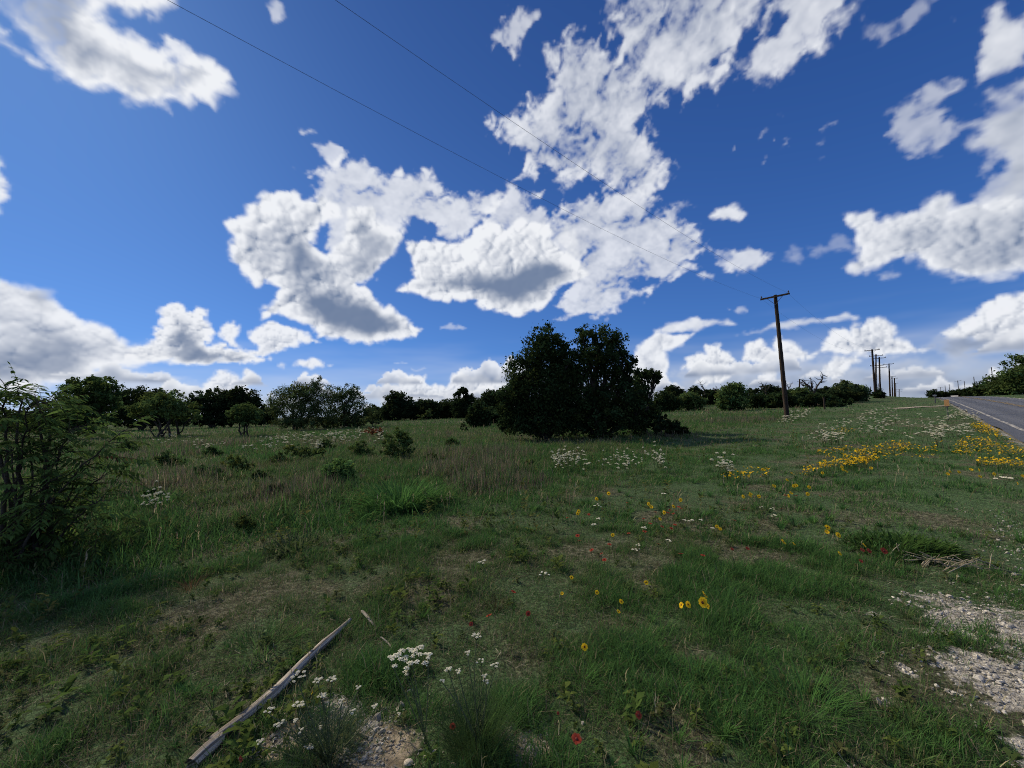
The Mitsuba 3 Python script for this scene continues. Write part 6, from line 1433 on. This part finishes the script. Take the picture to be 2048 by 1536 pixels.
spots = []
for poly, n, seed, label, group in [
    ([(4.16, 8.21), (5.14, 8.83), (5.56, 8.72), (4.85, 7.85), (4.21, 7.74)], 67, 1, 'yellow flower in the small cluster at the left tail of the drift', 'yellow flowers in the left tail cluster'),
    ([(5.35, 7.94), (7.08, 9.36), (8.99, 10.8), (11.43, 12.58), (12.37, 12.91), (11.93, 11.92), (9.52, 9.96), (8.25, 9.38), (7.03, 8.74), (6.31, 8.36), (5.43, 7.71)], 390, 2, 'yellow flower in the dense curved band across the right verge', 'yellow flowers in the curved band'),
    ([(5.55, 7.88), (7.02, 8.99), (8.61, 9.78), (8.44, 9.33), (7.13, 8.72), (6.4, 8.48)], 182, 3, 'yellow flower in the dense curved band across the right verge', 'yellow flowers in the curved band'),
    ([(8.06, 10.81), (9.71, 12.01), (10.58, 12.33), (9.28, 11.15), (7.99, 10.37)], 67, 4, 'yellow flower in the dense curved band across the right verge', 'yellow flowers in the curved band'),
    ([(11.33, 11.4), (13.92, 13.17), (10.67, 9.89), (9.42, 9.16), (9.52, 9.72)], 57, 5, 'yellow flower scattered between the curved band and the roadside patch', 'yellow flowers between band and roadside patch'),
    ([(11.59, 10.7), (14.7, 13.21), (15.15, 12.89), (13.58, 11.28), (11.55, 9.76), (10.77, 9.55), (10.55, 9.73)], 208, 6, 'yellow flower in the dense patch close to the road at the right edge', 'yellow flowers in the roadside patch'),
    ([(13.48, 11.31), (13.35, 10.59), (11.6, 9.2), (10.97, 9.13)], 88, 7, 'yellow flower in the dense patch close to the road at the right edge', 'yellow flowers in the roadside patch'),
    ([(9.52, 8.4), (10.28, 8.88), (10.98, 8.71), (10.13, 8.04), (9.54, 8.2)], 130, 8, 'yellow flower in the dense patch close to the road at the right edge', 'yellow flowers in the roadside patch'),
    ([(20.47, 18.13), (21.76, 18.65), (18.48, 15.45), (16.36, 13.49), (15.49, 13.04), (17.64, 15.39)], 286, 9, 'yellow flower in the far orange strip along the road shoulder', 'yellow flowers along the far road shoulder'),
    ([(15.49, 13.04), (16.39, 13.45), (13.63, 10.87), (12.65, 10.2)], 20, 10, 'yellow flower in the far orange strip along the road shoulder', 'yellow flowers along the far road shoulder'),
    ([(13.4, 17.59), (15.01, 18.77), (14.98, 17.39), (12.89, 15.9)], 62, 11, 'yellow flower in the faint patch behind the curved band', 'yellow flowers behind the curved band'),
]:
    spots += [(x, y, label, group) for x, y in fill(poly, n, seed)]
spots.sort(key=lambda q: q[0] ** 2 + q[1] ** 2)
rng = np.random.default_rng(61)
rest = []
for k, (x, y, label, group) in enumerate(spots):
    s, a = rng.uniform(.5, .9), rng.uniform(0, 360)
    if k < 255:
        solo('yellow_flower', {**WP_Y[k % 6], 'to_world': T().translate([x, y, gz(x, y)]).rotate([0, 0, 1], a).scale([s, s, s * rng.uniform(.75, 1.1)])}, label, 'flower', group)
    else:
        v, f, c = WHOLE_Y[k % 6]
        ca, sa = math.cos(a), math.sin(a)
        s2 = s * rng.uniform(.8, 1.1)
        rest.append((np.stack([v[:, 0] * ca - v[:, 1] * sa, v[:, 0] * sa + v[:, 1] * ca, v[:, 2] * .9], 1) * s2 + [x, y, gz(x, y)], f, c))
m = join(rest)
solo('yellow_flower_drift', ply((m[0], m[1]), 'mat_petal', color=m[2]), 'far dense drift of yellow flowers along the road edge', 'flowers', kind='stuff')
for k, (x, y) in enumerate([(2, 5.47), (2.11, 5.57), (2.15, 5.47), (2.24, 5.52), (1.88, 5.48), (2.09, 5.41), (2.01, 5.38), (2.23, 5.56), (0.74, 4.04), (0.81, 3.8), (1.69, 6.13), (1.82, 6.38), (0.67, 4.46), (0.67, 4.33), (1.64, 4.99), (1.88, 4.83), (1.77, 4.66), (1.44, 4.15), (1.54, 3.85), (1.74, 3.84), (-0.03, 3.22), (0.84, 4.06), (0.96, 4.23), (1.65, 5.27), (0.98, 5.45), (0.68, 5.36), (4.02, 6.17), (4.11, 6.19), (4.54, 6.06), (4.17, 6.04), (3.45, 5.29), (3.07, 5.48), (2.62, 4.9), (1.69, 4.73), (1.45, 4.61), (1.27, 4.62), (-0.2, 2.84)]):
    s = rng.uniform(.7, 1.0)
    solo('red_flower', {**WP_R[k % 4], 'to_world': T().translate([x, y, gz(x, y)]).rotate([0, 0, 1], rng.uniform(0, 360)).scale([s, s, s * .75])}, 'small dark red flower scattered on the verge below the oak pair', 'flower', 'small dark red flowers scattered on the verge')


# white umbels
def umbel(n, R, fr, seed, flat=.25, fl=20):
    """Rays from a point ending in floret heads: (rays, heads)."""
    rng = np.random.default_rng(seed)
    rays, heads = [], []
    for k in range(n):
        a, q = k * 2.399 + rng.uniform(0, .5), math.sqrt((k + .4) / n)
        e = np.array([q * R * math.cos(a), q * R * math.sin(a), flat * R * (1 - q * q) + rng.normal() * .12 * R])
        rays.append(tube(bez([0, 0, -R * .9], [e[0] * .35, e[1] * .35, -R * .35], e - [0, 0, fr * .2], 4), .0011, 4, False))
        d = floret_dome(fr * rng.uniform(.75, 1.15), seed * 31 + k, fl)
        heads.append((d[0] + e, d[1], d[2]))
    return join(rays), heads


def white_plant(label, base, heads, seed, foliage=0, fh=.2, group=None):
    """base (x, y); heads: (x, y, z, rays, radius, floret radius)."""
    rng = np.random.default_rng(seed)
    t = thing('white_flower', label, 'flower', group)
    b = np.array([base[0], base[1], gz(*base)])
    for k, (x, y, z, n, R, fr) in enumerate(heads):
        h = np.array([x, y, z])
        s = b + [rng.normal() * .012, rng.normal() * .012, 0]
        mid = .5 * s + .5 * h + [rng.normal() * .02, rng.normal() * .02, .06 * (h[2] - s[2])]
        rays, hd = umbel(n, R, fr, seed * 17 + k)
        part(t, 'stem', stem_ply(bez(s, mid, h - [0, 0, R * .9], 8), .0022, (.075, .10, .05)))
        st = tint((rays[0] + h, rays[1]), (.08, .11, .055))
        m = join([st] + [(q[0] + h, q[1], q[2]) for q in hd])
        part(t, 'flower_head', ply((m[0], m[1]), 'mat_petal', color=m[2]))
    if foliage:
        n = foliage
        u = rng.uniform(size=n)
        kk = rng.integers(len(heads), size=n)
        H = np.array([q[:3] for q in heads])[kk]
        P = b + (H - b) * (u * .75)[:, None]
        m = blades(P[:, 0], P[:, 1], P[:, 2], np.full(n, .055) * rng.uniform(.5, 1.3, n), np.full(n, .0028), rng.uniform(0, 6.28, n), np.clip(rng.uniform(.2, .9, n), 0, .9), rng.uniform(0, .6, n), np.array([.06, .095, .05]) * rng.uniform(.7, 1.3, (n, 1)), 2)
        part(t, 'foliage', ply((m[0], m[1]), 'mat_leaf', color=m[2]))


for k, (lab, base, heads, fol) in enumerate([
    ('creamy white flower with a broad loose head on one dark stem at the bottom', (-0.462, 2.052), [(-0.529, 2.024, 0.411, 15, 0.0823, 0.0157), (-0.618, 2.023, 0.423, 4, 0.0194, 0.0121), (-0.441, 2.022, 0.433, 4, 0.0218, 0.0133), (-0.527, 2.02, 0.464, 3, 0.0169, 0.0121), (-0.549, 2.028, 0.354, 3, 0.0145, 0.0109)], 30),
    ('tall white-topped plant with many slender stems rising from the feathery tuft', (-0.209, 2.017), [(-0.2, 1.979, 0.543, 7, 0.0238, 0.0076), (-0.245, 1.985, 0.464, 4, 0.0166, 0.0067), (-0.179, 1.987, 0.424, 5, 0.0238, 0.0057), (-0.113, 1.989, 0.403, 5, 0.0214, 0.0071), (-0.335, 1.99, 0.39, 5, 0.0166, 0.0076), (-0.29, 1.991, 0.377, 4, 0.0166, 0.0071), (-0.167, 1.992, 0.352, 4, 0.0166, 0.0076), (-0.16, 1.994, 0.326, 3, 0.0143, 0.0067), (-0.367, 1.994, 0.334, 3, 0.0119, 0.0062)], 260),
    ('bushy white flower plant with a dozen heads beside the fallen branch', (-0.891, 1.949), [(-1.011, 1.92, 0.419, 8, 0.0367, 0.0082), (-0.924, 1.922, 0.394, 5, 0.0183, 0.0078), (-0.86, 1.921, 0.401, 6, 0.0206, 0.0078), (-0.908, 1.927, 0.325, 6, 0.0183, 0.0073), (-1.014, 1.929, 0.286, 7, 0.0275, 0.0078), (-0.821, 1.928, 0.3, 4, 0.016, 0.0064), (-0.742, 1.924, 0.357, 4, 0.0137, 0.0055), (-1.148, 1.931, 0.263, 5, 0.0206, 0.0073), (-0.772, 1.932, 0.25, 4, 0.0137, 0.0069), (-0.669, 1.931, 0.268, 4, 0.0137, 0.0064), (-1.104, 1.935, 0.2, 5, 0.0206, 0.0073), (-1.034, 1.934, 0.216, 3, 0.0115, 0.0064), (-1.013, 1.938, 0.168, 4, 0.0206, 0.0069), (-0.918, 1.937, 0.183, 3, 0.0115, 0.0055), (-0.971, 1.943, 0.096, 6, 0.0206, 0.0078), (-1.202, 1.941, 0.118, 4, 0.016, 0.0064)], 420),
    ('short lone white flower left of the creamy cluster stem on bare soil', (-0.59, 2.087), [(-0.599, 2.078, 0.133, 3, 0.0099, 0.0059)], 8),
    ('slender white flower alone in the grass above the withered tuft', (-0.279, 3.672), [(-0.303, 3.653, 0.278, 5, 0.0355, 0.0115)], 14),
    ('flat-topped white flower between the withered tuft and the small yellow flowers', (0.231, 3.162), [(0.206, 3.138, 0.364, 7, 0.0419, 0.0099)], 14),
    ('two tall forked white flower stems at centre right', (1.222, 3.895), [(1.21, 3.864, 0.471, 4, 0.0283, 0.0113), (1.443, 3.873, 0.347, 4, 0.0283, 0.0104)], 12),
    ('wispy white flower beside the two tall forked stems', (1.227, 4.169), [(1.206, 4.159, 0.174, 7, 0.0456, 0.0101), (1.232, 4.155, 0.224, 3, 0.0202, 0.0091)], 14),
    ('white flower pair on thin stems below the oak pair, nearest of those', (0.957, 4.918), [(0.944, 4.903, 0.223, 5, 0.036, 0.0132), (0.994, 4.898, 0.293, 3, 0.024, 0.012)], 10),
    ('white flower a little behind the nearest pair below the oaks', (1.197, 5.936), [(1.188, 5.922, 0.206, 6, 0.0581, 0.0131)], 8),
    ('white flower right of the dark red flower group', (2.145, 4.997), [(2.138, 4.985, 0.218, 5, 0.0427, 0.0134), (2.059, 4.984, 0.232, 3, 0.0244, 0.011)], 10),
    ('pale stems with small buds right of the two forked white stems', (2.134, 4.667), [(2.107, 4.647, 0.32, 3, 0.017, 0.0114), (2.235, 4.653, 0.226, 3, 0.017, 0.0102)], 40),
    ('small white flower on the green verge above the dark red flower group', (2.374, 6.468), [(2.364, 6.453, 0.24, 5, 0.0476, 0.0151)], 8),
    ('white flower pair on the verge at centre right near the yellow ones', (3.341, 5.306), [(3.333, 5.292, 0.258, 3, 0.0259, 0.0117), (3.35, 5.298, 0.167, 5, 0.0454, 0.0117), (3.191, 5.29, 0.281, 2, 0.0194, 0.0104)], 20),
    ('broad flat white flower head standing at the right edge', (7.376, 6.157), [(7.4, 6.135, 0.397, 9, 0.1056, 0.0241)], 10),
]):
    white_plant(lab, base, heads, 200 + k, fol)


def far_white(seed):
    rng = np.random.default_rng(seed)
    ms = []
    for k in range(int(rng.integers(2, 5))):
        c = np.array([rng.normal() * .09, rng.normal() * .09, .40 + rng.normal() * .07])
        rays, hd = umbel(8, .042, .018, seed * 5 + k, .45, 8)
        ms += [tint((rays[0] + c, rays[1]), (.08, .11, .055))] + [(q[0] + c, q[1], q[2]) for q in hd]
        ms.append(tint(tube(bez([0, 0, 0], [0, 0, .25], c - [0, 0, .04], 4), .0025, 4, False), (.075, .10, .05)))
    return join(ms)


FW = [far_white(k) for k in range(6)]
FWP = [ply((a[0], a[1]), 'mat_petal', color=a[2]) for a in FW]
for poly, n, seed, scale, label, group in [
    ([(-13.56, 20.73), (-15.82, 27.27), (-14.62, 30.43), (-12.8, 33.58), (-9.2, 29.43), (-7.01, 21.98), (-7.47, 18.4), (-8.36, 16.54), (-10.12, 16.74), (-12.11, 17.83)], 74, 1, 1.25, 'white flower clump in the long drift across the left meadow', 'white flowers of the left meadow drift'),
    ([(-27.57, 29.69), (-32, 36.93), (-20.38, 27.02), (-12.99, 19.12), (-12.74, 16.91), (-18.08, 20.88)], 16, 2, 1.2, 'white flower clump in the grass behind the small bush at left', 'white flowers at the left bush'),
    ([(0.76, 9.94), (1.18, 11.61), (1.71, 12.25), (1.98, 11.63), (1.82, 9.68), (1.26, 8.4), (0.82, 8.16)], 30, 3, 0.62, 'white flower clump in the patch below the oak pair', 'white flowers below the oak pair'),
    ([(1.98, 9.58), (2.73, 11.47), (3.38, 11.26), (3.79, 10.14), (3.51, 9.24), (2.82, 9.06), (2.2, 8.84)], 26, 4, 0.62, 'white flower clump between the oak pair and the yellow tail', 'white flowers right of the oak patch'),
    ([(4.05, 8.27), (4.59, 9), (4.74, 8.69), (4.44, 8.23)], 8, 5, 0.65, 'white flower clump alone left of the small yellow cluster', 'white flowers left of the yellow tail'),
    ([(17.39, 26.17), (25, 36.2), (28.26, 38.14), (20.89, 28.34), (16.66, 23.75), (14.6, 22.2)], 26, 6, 1.2, 'white flower clump around the foot of the near pole', 'white flowers round the near pole'),
    ([(8.16, 12.01), (10.65, 14.47), (11.75, 14.49), (10.23, 12.27), (8.38, 11.04)], 18, 7, 0.9, 'white flower clump between the near pole and the curved yellow band', 'white flowers between pole and band'),
    ([(13.2, 17.9), (20.71, 24.69), (23.47, 24.68), (22.47, 21.15), (16, 15.1), (12.41, 13.28), (12.17, 15.01)], 40, 8, 0.9, 'white flower clump far up the verge right of the near pole', 'white flowers far up the verge'),
    ([(12.18, 12.7), (14.69, 14.55), (16.65, 15.35), (16.56, 14.6), (14.63, 12.84), (12.63, 11.95), (11.81, 12.01)], 24, 9, 0.9, 'white flower clump near the orange marker post and road edge', 'white flowers by the orange marker'),
    ([(18.84, 17.45), (24.11, 22.42), (30.06, 26.98), (23.5, 20.23), (18.75, 15.91), (17.5, 15.42)], 26, 10, 0.9, 'white flower clump on the road shoulder beyond the orange marker', 'white flowers on the road shoulder'),
    ([(-6.24, 6.67), (-6.23, 6.93), (-5.9, 7), (-5.66, 6.71), (-5.82, 6.48)], 9, 11, 0.5, 'white flower clump low in the meadow right of the sapling', 'white flowers right of the sapling'),
    ([(26.1, 31.54), (31.06, 33.93), (27.96, 28.99), (22.98, 25.85)], 14, 12, 1.1, 'white flower clump farthest off, below the far poles', 'white flowers below the far poles'),
]:
    for k, (x, y) in enumerate(fill(poly, n, seed, .7, .42)):
        s = scale * rng.uniform(.7, 1.25)
        hz = rng.uniform(.75, 1.1)
        solo('white_flower', {**FWP[k % 6], 'to_world': T().translate([x, y, gz(x, y)]).rotate([0, 0, 1], rng.uniform(0, 360)).scale([s * 1.1, s * 1.1, hz])}, label, 'flower', group)
